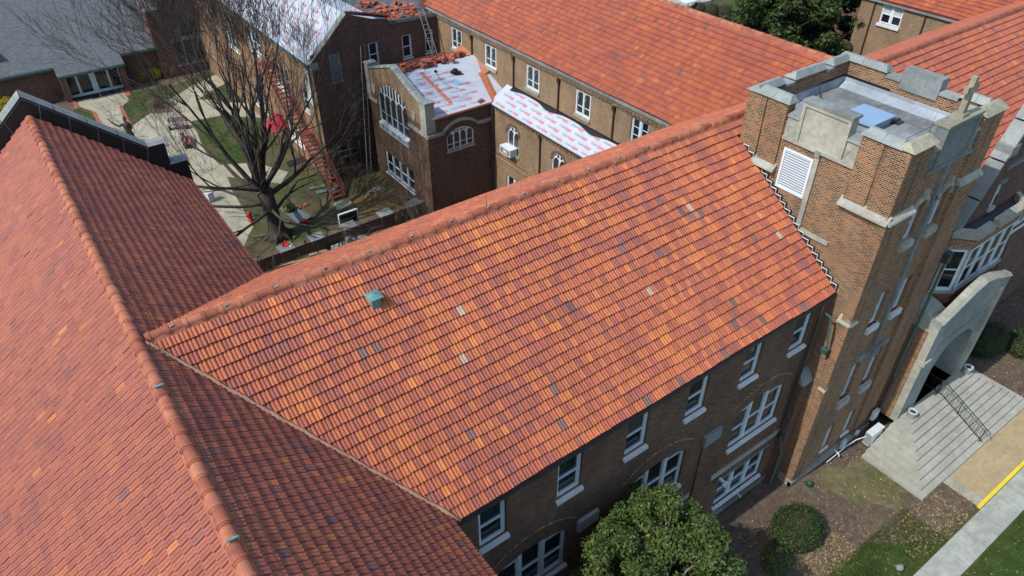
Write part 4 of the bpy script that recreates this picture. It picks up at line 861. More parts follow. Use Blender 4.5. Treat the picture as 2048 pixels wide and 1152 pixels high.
for y in (35.75, 30.9, 26.1): archwin(far, AF, y, y + 1.3, 4.62, 6.0, .62, 2); brick_arch(far, AF, y, y + 1.3, 6.0, .62)
for y in (35.5, 30.7): window(far, AF, y, y + 1.7, .95, 2.7, 2, mat='white_paint')
for i, y in enumerate((36.0, 31.15)):
    ac = thing('window_air_conditioner', ['boxy white air conditioner in the arched window nearest the porch block corner', 'boxy white air conditioner in the arched window half hidden by the ridge'][i], 'air conditioner', (AX - .3, y + .6, 4.62), 'window air conditioners')
    mb = MB(); fbox(mb, AF, y, y + 1.2, -.05, .55, 4.62, 5.16); mb.build('casing', 'white_paint', ac)
    mb = MB(); fbox(mb, AF, y + .08, y + 1.12, .551, .56, 4.70, 5.08); mb.build('grille', 'stone_grey', ac); mb = MB(); fbox(mb, AF, y + .35, y + .8, .561, .57, 4.8, 4.98); mb.build('plate', 'steel_white', ac)
for y in (33.4, 28.5): mb = MB(); fbox(mb, AF, y - .05, y + .05, .01, .1, .2, 7.2); fbox(mb, AF, y - .1, y + .1, 0, .15, 6.95, 7.2); mb.build('downpipe', 'downpipe_brown', far)
mb = MB(); mb.tube([(26.42, 38.6, 7.4), (26.42, 38.6, .2)], .07, 8); mb.build('downpipe', 'gutter_dark', far)
# torn black felt along the head of the aisle roof
mb = MB(); ys = np.linspace(24.2, 38.3, 60)
for i in range(59):
    w0, w1 = (.07 + .20 * abs(math.sin(y * .75 + 1.1)) ** 4 for y in (ys[i], ys[i + 1]))
    zz = lambda x: 8.45 + (x - FX - .05) * .93 / 1.56 + .012
    mb.quad((FX - .005, ys[i], zz(FX) + .10), (FX - .005, ys[i + 1], zz(FX) + .10), (FX - .01, ys[i + 1], zz(FX)), (FX - .01, ys[i], zz(FX)))
    mb.quad((FX - .01, ys[i], zz(FX)), (FX - .01, ys[i + 1], zz(FX)), (FX - w1, ys[i + 1], zz(FX - w1)), (FX - w0, ys[i], zz(FX - w0)))
mb.build('torn_felt', 'metal_black', ar)

# ---- printed roofing underlay: words and red boxes lying on the sheet
def text_mesh(s, h):
    c = bpy.data.curves.new('t', 'FONT'); c.body = s; c.size = h; c.resolution_u = 1; o = bpy.data.objects.new('t', c); COL.objects.link(o)
    bpy.context.view_layer.update(); me = bpy.data.meshes.new_from_object(o); bpy.data.objects.remove(o)
    V = [(v.co.x, v.co.y) for v in me.vertices]; F = [tuple(p.vertices) for p in me.polygons]; return V, F, max(x for x, y in V)
WORD = text_mesh('TITANIUM', .20); CODE = text_mesh('PSU30', .15); SMALL = text_mesh('UDL', .12)
def _print_mesh():
    mb = MB(); idx = []
    def put(vs, fs, k): mb.add(vs, fs); idx.extend([k] * len(fs))
    put([(x * .72, y, .004) for x, y in WORD[0]], WORD[1], 0); w0 = WORD[2] * .72 + .03; w1 = w0 + CODE[2] + .07
    put([(w0, -.03, .004), (w1, -.03, .004), (w1, .15, .004), (w0, .15, .004)], [(0, 1, 2, 3)], 1)
    put([(w0 + .035 + x, .01 + y, .007) for x, y in CODE[0]], CODE[1], 2)
    for k in (0, 1): put([(.15 + k * .4 + x, .23 - k * .05 + y, .004) for x, y in SMALL[0]], SMALL[1], 3)
    me = bpy.data.meshes.new('printed_mark'); me.from_pydata(mb.v, [], mb.f)
    for m in ('print_dark', 'print_red', 'underlay_white', 'print_pale'): me.materials.append(MATS[m])
    me.polygons.foreach_set('material_index', idx); return me
PRINT = _print_mesh()
def prints(parent, O, A, U, a0, a1, b0, b1, da=1.25, db=.38, sc_=1.0):
    O, A, U = Vector(O), Vector(A).normalized(), Vector(U).normalized(); Nn = A.cross(U)
    assert Nn.z > 0
    for r in range(int((b1 - b0) / db)):
        for c in range(int((a1 - a0) / da) + 1):
            a = a0 + c * da + (r % 2) * da * .5 + random.uniform(-.02, .02); b = b0 + .08 + r * db
            if a + 1.25 * sc_ > a1: continue
            o = bpy.data.objects.new('printed_mark', PRINT); COL.objects.link(o); o.parent = parent
            M4 = Matrix((A, U, Nn)).transposed().to_4x4(); M4.translation = O + A * a + U * b; o.matrix_basis = M4 @ Matrix.Diagonal((sc_, sc_, 1, 1))
asl = math.hypot(1.56 + .05 - .0, .93)
prints(ar, (AX - .16, 0, 7.52), (0, -1, 0), (1.56, 0, .93), -38.5, -24.0, .05, 1.75, 1.5, .42)

# ================================================================ porch block (annex) projecting into the courtyard
ann = thing('gabled_porch_block', 'two storey brick block with a big traceried arch window and bare white underlay roof', 'building', (24, 43, 0))
NX, NY0, NY1, NE, NR, NRY = 21.4, 38.8, 47.0, 7.62, 9.28, 43.0
NF, NS = Fr('-X', NX), Fr('-Y', NY0)
wall('gable_wall', NF, NY0, NY1, 0, 7.0, [(41.35, 45.6, 4.62, 6.999), (41.3, 45.55, .95, 2.72)], 'brick_wing', ann)
# upper part with arched opening
up = MB(); A_ = arc(41.35, 45.6, 7.0, 1.32, 20); prof2 = lambda y: (8.5 + (y - 39.5) * .355 if y < 43.15 else 9.8 - (y - 43.15) * .33) if 39.5 < y < 46.6 else 8.5
for (x, z), (x2, z2) in zip(A_, A_[1:]): up.quad(NF.P(x, 0, z), NF.P(x2, 0, z2), NF.P(x2, 0, prof2(x2)), NF.P(x, 0, prof2(x))); up.quad(NF.P(x, 0, z), NF.P(x2, 0, z2), NF.P(x2, -.16, z2), NF.P(x, -.16, z))
for q0, q1 in ((NY0, 39.5), (39.5001, 41.35), (45.6, 46.6)): up.quad(NF.P(q0, 0, 7.0), NF.P(q1, 0, 7.0), NF.P(q1, 0, prof2(q1 - 1e-4)), NF.P(q0, 0, prof2(q0 + 1e-4)))
up.quad(NF.P(46.6, 0, 7), NF.P(NY1, 0, 7), NF.P(NY1, 0, 8.6), NF.P(46.6, 0, 8.6)); up.build('gable_head', 'brick_buff', ann)
mb = MB(); mb.prism([(NX + .4, 39.5, 7.5), (NX + .4, 39.5, 8.45), (NX + .4, 43.15, 9.75), (NX + .4, 46.6, 8.62), (NX + .4, 46.6, 7.5)], (.03, 0, 0)); mb.build('parapet_back', 'brick_wing', ann)
coping_run(ann, NF, [(39.35, 8.46), (43.15, 9.8)], -.42, .03, .12, 'stone_coping', 1.3); coping_run(ann, NF, [(43.15, 9.8), (46.7, 8.64)], -.42, .03, .12, 'stone_coping', 1.3)
for y0, y1, z1 in ((NY0 - .05, 39.5, 8.62), (46.55, NY1 + .1, 8.9)):
    mb = MB(); fbox(mb, NF, y0, y1, -.6, .09, 6.6, z1); mb.build('corner_pier', 'stone', ann); mb = MB(); fbox(mb, NF, y0 - .04, y1 + .04, -.65, .14, z1 + .001, z1 + .12); mb.build('pier_cap', 'stone_coping', ann)
for y0, y1 in ((NY0 - .06, 41.25), (45.7, NY1)): mb = MB(); fbox(mb, NF, y0, y1, 0, .12, 6.32, 6.55); mb.build('string_stone', 'stone', ann)
archwin(ann, NF, 41.35, 45.6, 5.1, 7.0, 1.32, 5, sill=None); brick_arch(ann, NF, 41.35, 45.6, 7.0, 1.32, .24, 'brick_tower')
for i in range(5):
    y = 41.37 + i * .846; mb = MB(); fbox(mb, NF, y, y + .82, -.14, .16, 4.62, 5.08); bx_ = mb.build('sill_box', 'white_frame', ann); mb = MB(); fbox(mb, NF, y + .08, y + .74, .161, .17, 4.7, 5.0); mb.build('sill_box_face', 'stone_coping', bx_)
window(ann, NF, 41.3, 45.55, .95, 2.72, 4, sill='sill_paint')
for y in (40.5, 46.15): mb = MB(); fpoly(mb, NF, [(y - .25, 7.6), (y + .25, 7.6), (y + .25, 7.2), (y, 6.85), (y - .25, 7.2)], 0, .05); mb.build('stone_shield', 'stone', ann)
wall('side_wall', NS, NX, AX, 0, NE, [(22.85, 25.0, 4.95, 5.95, .5)], 'brick_court', ann)
archwin(ann, NS, 22.85, 25.0, 4.95, 5.95, .5, 4)
mb = MB(); A_ = arc(22.55, 25.3, 6.3, .62, 16)
for (x, z), (x2, z2) in zip(A_, A_[1:]): mb.hexa([NS.P(x, 0, z), NS.P(x2, 0, z2), NS.P(x2, .12, z2), NS.P(x, .12, z), NS.P(x, 0, z + .2), NS.P(x2, 0, z2 + .2), NS.P(x2, .12, z2 + .2), NS.P(x, .12, z + .2)])
fbox(mb, NS, NX - .1, 22.55, 0, .12, 6.28, 6.5); fbox(mb, NS, 25.3, AX, 0, .12, 6.28, 6.5); mb.build('hood_mould', 'stone', ann)
mb = MB(); mb.box(NX + .3, FX - .05, NY1 - .3, NY1, 0, NE - .1); mb.build('back_wall', 'brick_court', ann)
nr = slab('roof', [(NX + .44, NY0 - .12, NE), (FX - .02, NY0 - .12, NE), (FX - .02, NRY, NR), (NX + .44, NRY, NR)], .08, 'underlay_white', ann)
slab('roof_slope', [(NX + .44, NRY, NR), (FX - .02, NRY, NR), (FX - .02, 47.6, 8.1), (NX + .44, 47.6, 8.1)], .08, 'roof_deck', nr)
nsl = math.hypot(NRY - NY0 + .12, NR - NE)
prints(nr, (0, NY0 - .12, NE), (1, 0, 0), (0, NRY - NY0 + .12, NR - NE), NX + .55, FX - 1.2, .2, nsl - .5, 1.5, .47)
mb = MB(); mb.box(NX + .44, AX - .1, NY0 - .16, NY0 - .125, NE - .1, NE + .02); mb.build('drip_edge', 'copper_bright', nr)
zz = lambda y: NE + (y - NY0 + .12) * (NR - NE) / (NRY - NY0 + .12)
mb = MB()      # copper valley and wall flashing
for y0, y1 in ((38.68, 40.1), (40.12, 41.3)):
    for dx0, dx1, up_ in ((-1.45, -1.18, 0), (-1.18, -.86, .05)):
        mb.hexa([(FX + dx0 + (y - 38.68) * .25, y, zz(y) + .012) for y in (y0, y1)] + [(FX + dx1 + (y - 38.68) * .25, y, zz(y) + .012) for y in (y1, y0)] + [(FX + dx0 + (y - 38.68) * .25, y, zz(y) + .03 + up_) for y in (y0, y1)] + [(FX + dx1 + (y - 38.68) * .25, y, zz(y) + .03) for y in (y1, y0)])
mb.hexa([(FX - .6, 41.0, zz(41.0) + .012), (FX - .6, 44.6, zz(43) + .012), (FX - .01, 44.6, zz(43) + .012), (FX - .01, 41.0, zz(41.0) + .012), (FX - .6, 41.0, zz(41) + .03), (FX - .6, 44.6, zz(43) + .03), (FX - .01, 44.6, zz(43) + .28), (FX - .01, 41.0, zz(41.0) + .28)])
mb.build('copper_flashing', 'copper_bright', nr)

# ================================================================ courtyard wing (dark gable wall, bare white roof)
cw = thing('courtyard_wing', 'dark brick wing with vines, louvre vent and stripped white roof beside the flat roof', 'building', (20, 55, 0))
LX, LY = 17.76, 47.9; LF, LG = Fr('-X', LX), Fr('-Y', LY); LE, LR, LRX = 9.3, 12.15, 20.75
wins = [(22.15, 22.95), (24.88, 25.7), (26.82, 27.55)]
wall('gable_wall', LG, LX, FX, 0, 9.95, [(a, b_, 8.2, 9.87) for a, b_ in wins] + [(18.75, 20.55, .85, 2.85), (19.15, 19.82, 7.75, 9.6)], 'brick_court', cw)
mb = MB(); mb.add([LG.P(x, 0, z) for x, z in ((LX, 9.95), (FX, 9.95), (FX, 10.75), (24.0, 10.95), (23.9, 11.3), (22.3, 11.6), (LRX, LR), (18.45, 9.95))], [tuple(range(8))]); mb.build('gable_head', 'brick_court', cw)
for a, b_ in wins: window(cw, LG, a, b_, 8.2, 9.87, sill='sill_paint'); lintel(cw, LG, a - .08, b_ + .08, 9.875, .2, 'brick_court')
window(cw, LG, 18.75, 20.55, .85, 2.85, 2)
mb = MB(); [mb.hexa([LG.P(a, d, 7.8 + i * .1 + z) for a, d, z in ((19.2, -.1, .05), (19.77, -.1, .05), (19.77, 0, 0), (19.2, 0, 0), (19.2, -.1, .07), (19.77, -.1, .07), (19.77, 0, .03), (19.2, 0, .03))]) for i in range(18)]
lv = mb.build('louvre', 'stone_grey', cw); mb = MB(); [fbox(mb, LG, *q) for q in ((19.1, 19.2, -.1, .04, 7.7, 9.65), (19.77, 19.87, -.1, .04, 7.7, 9.65), (19.2, 19.77, -.1, .04, 9.6, 9.68), (19.0, 19.95, -.1, .09, 7.62, 7.76))]; mb.build('louvre_frame', 'stone_grey', lv); mb = MB(); fbox(mb, LG, 19.18, 19.8, -.15, -.12, 7.7, 9.6); mb.build('louvre_back', 'dark_void', lv)
lops = [(49.8, 50.9, 5.0, 6.9), (53.2, 56.2, 5.2, 7.2), (58.5, 61.5, 6.6, 8.4), (52.5, 55.6, 1.0, 2.8), (60, 63, 1.2, 3.0), (64.5, 67.5, 5.2, 7.6)]
wall('side_wall', LF, LY, 77.0, 0, 9.2, lops, 'brick_tower', cw)
for y0, y1, z0, z1 in lops: window(cw, LF, y0, y1, z0, z1, 3 if y1 - y0 > 2 else 1, mat='white_frame')
lr = slab('roof', [(LX - .25, LY + .05, LE), (LX - .25, 77, LE), (LRX, 77, LR), (LRX, LY + .05, LR)], .1, 'underlay_white', cw)
prints(lr, (LX - .25, 0, LE), (0, -1, 0), (LRX - LX + .25, 0, LR - LE), -76, -48.4, .3, 4.0, 1.9, .6)
mb = MB(); mb.box(LX - .32, LX - .1, LY + .05, 77, LE - .22, LE - .02); mb.build('eave_gutter', 'gutter_green', cw)
slab('roof_slope', [(LRX, LY + .3, LR), (LRX, 77, LR), (23.4, 77, 10.75), (23.4, LY + .3, 11.2)], .1, 'underlay_white', lr)
mb = MB(); mb.box(23.2, FX + 1.5, LY + .3, 66, 10.5, 10.72); fr_ = mb.build('flat_roof', 'membrane_dark', cw)
mb = MB(); mb.box(FX + .2, FX + 1.4, LY + 2.2, 50.8, 10.72, 12.4); mb.build('roof_stub', 'brick_court', cw)
coping_run(cw, LG, [(LX - .1, LE + .1), (LRX, LR + .05)], -.35, .05, .14, 'stone_coping', 1.2)
coping_run(cw, LG, [(LRX, LR + .05), (23.9, 11.35)], -.35, .05, .12, 'gutter_dark', 1.2); coping_run(cw, LG, [(23.95, 10.93), (FX - .02, 10.78)], -.35, .12, .14, 'gutter_dark', 2)
mb = MB(); mb.box(LX - .12, LX + .45, LY - .12, LY + .4, 8.9, 9.4); mb.build('kneeler', 'stone', cw)
mb = MB(); mb.tube([(LX - .12, LY + .5, 9.0), (LX - .12, LY + .5, .2)], .07, 8); mb.build('downpipe', 'gutter_green', cw)
for i in range(17):      # old tiles left along the gable verge
    x = LRX + .1 + i * .19; o = bpy.data.objects.new('verge_tile', tile_mesh('tile_far')); COL.objects.link(o); o.parent = cw; o.matrix_parent_inverse = WINV[cw.name]
    o.matrix_basis = Matrix.Translation((x, LY - .08, LR + .17 - (x - LRX) * .25)) @ Euler((R(-8 + random.uniform(-6, 6)), R(random.uniform(-5, 12)), R(random.uniform(-12, 12)))).to_matrix().to_4x4(); o['tone'] = random.uniform(.15, .7)
# climbing vines on the gable wall
def vines(parent, fr, a0, a1, z0, z1, n, name='vine'):
    mb = MB()
    for i in range(n):
        a, z = random.uniform(a0, a1), z0; r0 = random.uniform(.012, .03); pts = [fr.P(a, .03, z)]; up = random.uniform(.6, 1)
        for k in range(random.randint(8, 22)):
            a += random.uniform(-.28, .28); z += random.uniform(.1, .5) * up
            if z > z1 or not a0 - .3 < a < a1 + .3: break
            pts.append(fr.P(a, random.uniform(.02, .10), z))
        if len(pts) > 2: mb.tube(pts, [r0 * (1 - .8 * j / len(pts)) for j in range(len(pts))], 3, False)
        for p in pts[1::2]:
            q = Vector(p); e = [q]
            for k in range(4): q = q + Vector((random.uniform(-.22, .22), random.uniform(-.14, .04), random.uniform(-.18, .22))); e.append(q)
            mb.tube(e, [.01, .008, .006, .005, .004], 3, False)
    return mb.build(name, 'vine', parent)
vines(cw, LG, 17.9, 21.2, 0, 9.2, 95)

# ================================================================ slate roofed hall at the far left
sh = thing('slate_hall', 'low brick hall with a wide grey shingle roof and pale blue glass entrance doors', 'building', (5, 80, 0))
SY = 77.4; SFR = Fr('-Y', SY)
sroof = slab('roof', [(-40, SY - .5, 3.15), (13.6, SY - .5, 3.15), (17.5, SY + 26, 15.3), (-40, SY + 26, 15.3)], .2, 'shingle_slate', sh)
slab('porch_roof', [(4.3, SY - 1.6, 2.62), (10.05, SY - 1.6, 2.62), (10.05, SY + .6, 3.72), (4.3, SY + .6, 3.72)], .18, 'shingle_slate', sroof)
mb = MB(); mb.box(-40, 4.25, SY - .62, SY - .52, 2.92, 3.1); mb.box(10.1, 13.6, SY - .62, SY - .52, 2.92, 3.1); mb.box(4.3, 10.05, SY - 1.72, SY - 1.62, 2.4, 2.58); mb.build('eave_gutter', 'gutter_green', sroof)
mb = MB(); mb.box(-40, 4.4, SY, SY + .3, 0, 3.1); mb.box(10.0, 13.4, SY, SY + .3, 0, 3.1); mb.box(4.4, 4.8, SY - 1.2, SY, 0, 2.5); mb.box(9.55, 10.0, SY - 1.2, SY, 0, 2.5); mb.box(4.8, 9.55, SY + .2, SY + .3, 0, 2.8); mb.build('wall', 'brick_slate_hall', sh)
mb = MB(); mb.box(-2.4, .2, SY + 1.2, SY + 2.4, 3.8, 5.2); mb.build('chimney', 'brick_slate_hall', sroof)
DF = Fr('-Y', SY - .35)
for i, (a, b_, sd) in enumerate(((4.85, 5.8, 1), (5.8, 7.0, 0), (7.3, 8.5, 0), (8.5, 9.5, 1))):
    mb = MB(); [fbox(mb, DF, *q) for q in ((a, a + .1, 0, .08, .0, 2.25), (b_ - .1, b_, 0, .08, .0, 2.25), (a + .1, b_ - .1, 0, .08, 2.12, 2.25), (a + .1, b_ - .1, 0, .08, 0, .28))]
    d_ = mb.build('door' if not sd else 'side_light', 'blue_frame', sh); mb = MB(); fbox(mb, DF, a + .1, b_ - .1, .02, .03, .28, 2.12); mb.build('pane', 'glass', d_)
    if not sd: mb = MB(); x = b_ - .2 if i == 1 else a + .12; fbox(mb, DF, x, x + .06, .08, .16, .95, 1.25); mb.build('handle', 'metal_black', d_)
mb = MB(); fbox(mb, DF, 7.0, 7.3, 0, .1, 0, 2.3); fbox(mb, DF, 4.8, 9.55, -.05, .1, 2.26, 2.4); mb.build('door_frame', 'blue_frame', sh)
# cross gable with a great window
CG = Fr('-Y', 76.9)
wall('cross_gable', CG, 13.3, 26, 0, 6.0, [(14.9, 20.6, 1.0, 5.1)], 'brick_slate_hall', sh)
mb = MB(); mb.add([CG.P(x, 0, z) for x, z in ((13.3, 6.0), (26, 6.0), (26, 12), (19.8, 12), (15.6, 7.35), (14.6, 7.35), (14.6, 6.5), (13.3, 6.5))], [tuple(range(8))]); mb.box(13.3, 13.7, 76.92, 79, 0, 6.4); mb.build('cross_gable_head', 'brick_slate_hall', sh)
for q in ([(13.2, 6.5), (14.65, 6.5)], [(14.5, 7.35), (15.65, 7.35)], [(15.6, 7.35), (20, 12.2)]): coping_run(sh, CG, q, -.5, .05, .16, 'stone_coping', 2)
mb = MB(); mb.prism([(13.5, 77.4, 6.3), (15.5, 77.4, 7.2), (20, 77.4, 11.9), (20, 77.4, 6.0), (13.5, 77.4, 5)], (0, 22, 0)); mb.build('cross_roof', 'shingle_slate', sroof)
gw = window(sh, CG, 14.9, 20.6, 1.0, 5.1, 6, mat='stone_grey', mull=.1, rail=.55, sill='sill_stone'); mb = MB(); fbox(mb, CG, 14.9, 20.6, -.1, .06, 3.3, 3.62); mb.build('transom', 'stone_coping', gw)

# ================================================================ wings behind, top right
bw = thing('back_wing', 'tan brick wing with one double sash window behind the tower, tiled roof above', 'building', (60, 24, 0))
BX = 57.0; BF = Fr('-X', BX)
wall('wall', BF, 18, 31.6, 0, 11.0, [(28.05, 29.8, 9.5, 10.95)], 'brick_buff', bw)
window(bw, BF, 28.05, 29.8, 9.5, 10.95, 2, mat='white_paint', blind='blind', sillh=.22, sillout=.14)
roof = slab('roof', [(BX - .2, 16, 11.12), (64, 16, 16.2), (64, 34, 16.2), (BX - .2, 34, 11.12)], .12, 'roof_deck', bw)
tile_field(roof, 'tile_far', (BX - .2, 0, 11.15), (0, 1, 0), (7.2, 0, 5.1), 17, 33.5, 4.5, lambda a, b: True, 0, 41, dark=.004)
mb = MB(); mb.box(BX - .22, BX, 17, 31.7, 10.95, 11.1); mb.build('eave_gutter', 'stone_grey', bw)
mb = MB(); mb.box(BX + .02, 66, 31.3, 31.58, 0, 11.0); mb.build('end_wall', 'brick_wing', bw)
for y in (30.4, 26.3): mb = MB(); fbox(mb, BF, y - .05, y + .05, .01, .1, .2, 10.9); mb.build('downpipe', 'downpipe_brown', bw)
rb = thing('rear_block', 'brownish brick block with dark windows seen between the evergreen trees', 'building', (72, 38, 0))
RBF = Fr('-X', 68.0); rops = [(y, y + 1.5, z, z + 1.7) for y in (33.5, 38.5, 43.5) for z in (2.2, 6.2)]
wall('wall', RBF, 30, 46.5, 0, 11, rops, 'brick_slate_hall', rb)
for y0, y1, z0, z1 in rops: window(rb, RBF, y0, y1, z0, z1, 2, mat='blue_frame')
mb = MB(); mb.box(67.95, 75, 30, 46.5, 11.0, 11.3); mb.build('roof', 'membrane_dark', rb); mb = MB(); mb.box(68.1, 75, 46.2, 46.48, 0, 11); mb.build('end_wall', 'brick_slate_hall', rb)
# ================================================================ ground, paths, lawns
mb = MB(); n = 40
mb.quad((-300, -200, 0), (400, -200, 0), (400, 400, 0), (-300, 400, 0)); struct(mb.build('ground', 'ground_dirt'))
def sheet(name, pts, z, mat, kind='structure', wob=0.0, sub=1.2):
    P = []; pts = [Vector((p[0], p[1], 0)) for p in pts]
    for i, p in enumerate(pts):
        q = pts[(i + 1) % len(pts)]; k = max(1, int((q - p).length / sub)) if wob else 1
        for j in range(k):
            v = p.lerp(q, j / k); P.append((v.x + random.uniform(-wob, wob), v.y + random.uniform(-wob, wob), z))
    mb = MB(); mb.quad(*P); o = mb.build(name, mat); o['kind'] = kind; return o
PX = lambda l: [G(u, v) for u, v in l]
# front of the building
sheet('mulch_bed', [(2, 10.4), (27, 10.4), (30, 9.3), (30, 5.2), (28.6, 3.7), (25, 4.2), (23.2, 5.5), (20.6, 5.8), (2, 5.5)], .004, 'mulch', wob=.18)
sheet('lawn', [(-10, 5.7), (19.5, 5.7), (20.8, 6.0), (22.6, 5.6), (24.4, 4.6), (26.2, 3.62), (-10, 3.62)], .008, 'grass', wob=.2, sub=.5)
sheet('lawn', [(-10, 2.43), (60, 2.43), (60, -30), (-10, -30)], .006, 'grass', wob=.05, sub=2)
sheet('pavement', [(-10, 2.45), (60, 2.45), (60, 3.6), (-10, 3.6)], .012, 'concrete_walk')
mb = MB(); [mb.box(x, x + .015, 2.45, 3.6, .0122, .0135) for x in np.arange(12, 46, 1.5)]; struct(mb.build('pavement_joint', 'stone_grey'))
sheet('entrance_walk', [(28.75, 3.78), (46, 3.78), (46, 5.42), (28.75, 5.42)], .016, 'concrete_tan')
mb = MB(); mb.box(28.9, 29.35, 3.78, 5.4, .0165, .018); mb.box(31.9, 31.92, 3.8, 5.4, .0165, .018); struct(mb.build('walk_joint', 'stone'))
mb = MB(); mb.box(28.7, 46, 3.62, 3.78, 0, .12); struct(mb.build('kerb', 'yellow_paint'))
sheet('mulch_bed', [(37.3, 5.5), (60, 5.5), (60, 10.4), (35.6, 10.4), (35.6, 8.6)], .005, 'mulch', wob=.15)
sheet('dry_lawn', [(24.2, 8.9), (27.3, 8.6), (27.0, 6.2), (25.6, 5.9), (24.4, 7.0)], .0075, 'dry_grass', wob=.3, sub=.4)
# courtyard
sheet('courtyard_path', PX([(145, 196), (243, 177), (258, 200), (240, 218), (265, 262), (262, 330), (215, 330), (190, 224), (155, 212)]), .006, 'concrete_path')
sheet('courtyard_path', PX([(262, 255), (330, 205), (385, 172), (490, 120), (512, 138), (440, 172), (395, 198), (470, 206), (525, 206), (528, 236), (440, 232), (385, 242), (405, 295), (440, 330), (520, 326), (575, 345), (560, 368), (455, 352), (475, 400), (505, 455), (486, 500), (405, 385), (330, 330), (262, 330)]), .010, 'concrete_path', wob=.1)
for i, p in enumerate(([(190, 236), (215, 262), (208, 300), (150, 262), (135, 210), (152, 213)], [(246, 182), (300, 168), (345, 175), (330, 203), (264, 250), (242, 216), (260, 198)], [(345, 172), (470, 118), (500, 100), (440, 90), (300, 150)], [(400, 200), (470, 208), (520, 210), (500, 175), (455, 170)], [(392, 242), (440, 234), (520, 240), (520, 322), (440, 325), (408, 292)], [(0, 245), (45, 232), (60, 250), (0, 330)])):
    sheet('lawn', PX(p), .007, 'grass_lush' if i in (0, 1, 5) else 'dry_grass' if i == 2 else 'grass_lush', wob=.15, sub=.6)
for p in ([(184, 224), (192, 224), (214, 262), (205, 264)], [(238, 214), (243, 210), (263, 248), (258, 256)], [(145, 200), (152, 198), (157, 216), (149, 218)], [(246, 180), (257, 178), (262, 190), (253, 194)]): sheet('brick_edging', PX(p), .013, 'paving_brick')
sheet('planting_bed', PX([(290, 203), (320, 195), (350, 205), (345, 225), (300, 226)]), .011, 'mulch', wob=.2, sub=.5)
sheet('planting_bed', PX([(100, 210), (150, 195), (160, 215), (130, 235), (60, 240)]), .011, 'mulch', wob=.2, sub=.5)
sheet('planting_bed', PX([(240, 172), (420, 128), (440, 140), (270, 185)]), .009, 'mulch', wob=.2, sub=.7)
o = sheet('leaf_litter_bed', PX([(700, 392), (760, 372), (830, 392), (800, 440), (740, 470), (690, 450)]), .009, 'leaf_drift', wob=.3, sub=.6)
sheet('courtyard_mulch', [(15, 24.2), (26.4, 24.2), (26.4, 38.6), (15.5, 39.8)], .005, 'leaf_drift', wob=.1)
mb = MB(); c = [G(145, 196), G(197, 186), G(201, 194), G(152, 205)]; mb.prism([(p.x, p.y, .03) for p in c], (0, 0, -.025)); tag(mb.build('door_mat', 'rubber_mat'), 'long black door mat in front of the left pair of glass doors', 'door mat', 'door mats')
mb = MB(); c = [G(200, 185), G(240, 176), G(243, 184), G(204, 193)]; mb.prism([(p.x, p.y, .03) for p in c], (0, 0, -.025)); tag(mb.build('door_mat', 'rubber_mat'), 'long black door mat in front of the right pair of glass doors', 'door mat', 'door mats')
# behind the far wing
sheet('lawn', [(60, 47), (110, 40), (110, 62), (78, 62), (66, 56)], .006, 'grass_lush', wob=.2, sub=2)
sheet('car_park', [(40, 62.5), (130, 62.5), (130, 130), (40, 130)], .007, 'concrete_walk')

# ================================================================ foliage makers
def leaf_cloud(name, mat, parent, blobs, n, size, seed=0, flat=0.0, label=None, shell=.62):
    """leaf faces spread through overlapping clumps (centre, radii); denser near each clump's skin"""
    r = np.random.default_rng(seed); blobs = [(np.array(c, float), np.array(k, float)) for c, k in blobs]
    wts = np.array([k.prod() ** .67 for c, k in blobs]); which = r.choice(len(blobs), n, p=wts / wts.sum())
    C = np.array([c for c, k in blobs])[which]; K = np.array([k for c, k in blobs])[which]
    d = r.normal(size=(n, 3)); d /= np.linalg.norm(d, axis=1)[:, None]; rad = np.clip(shell + (1 - shell) * r.random(n) ** .6 + r.normal(0, .07, n), .2, 1.2)
    P = C + d * K * rad[:, None]
    ax = r.normal(size=(n, 3)); ax /= np.linalg.norm(ax, axis=1)[:, None]; nn = d * (1 - flat) + np.array([0, 0, 1.]) * .5 + r.normal(0, .55, (n, 3)); nn /= np.linalg.norm(nn, axis=1)[:, None]
    t = np.cross(nn, ax); t /= np.linalg.norm(t, axis=1)[:, None] + 1e-9; b = np.cross(nn, t); s = size * (.6 + .8 * r.random(n))[:, None]
    V = np.stack([P - t * s, P - b * s * .55, P + t * s, P + b * s * .55], 1).reshape(-1, 3); F = np.arange(4 * n).reshape(n, 4)
    me = bpy.data.meshes.new(name); fast_mesh(me, V, F); tone = np.clip(r.normal(.5, .2, n), 0, 1); tone = np.where(r.random(n) < .012, 1, tone)
    me.attributes.new('tone', 'FLOAT', 'POINT').data.foreach_set('value', tone.repeat(4).astype(np.float32)); me.materials.append(MATS[mat]); return obj(name, me, parent, label=label)
def grow(mb, twigs, p, d, L, r, depth, spread, rnd, up=.12, seg=4, gravity=0.0, minr=.006):
    """one limb and everything it carries"""
    pts, rs = [p], [r]; q = p
    for i in range(seg):
        d = (d + Vector((rnd.uniform(-1, 1), rnd.uniform(-1, 1), rnd.uniform(-1, 1))) * .13 + Vector((0, 0, up - gravity * i))).normalized()
        q = q + d * (L / seg); pts.append(q); rs.append(max(minr, r * (1 - .45 * (i + 1) / seg)))
    (mb if r > .03 else twigs).tube(pts, rs, 7 if r > .1 else 5 if r > .03 else 3, False)
    if depth == 0: return
    for k in range(rnd.randint(2, 3) + (1 if depth <= 2 else 0)):
        i = rnd.randint(max(1, seg - 2 - (depth < 3)), seg); a = rnd.uniform(0, 2 * math.pi); ax = d.orthogonal().normalized(); ax = Matrix.Rotation(a, 3, d) @ ax
        nd = (d + ax * rnd.uniform(.35, spread)).normalized(); grow(mb, twigs, pts[i], nd, L * rnd.uniform(.62, .86), rs[i] * rnd.uniform(.55, .75), depth - 1, spread, rnd, up, seg, gravity, minr)

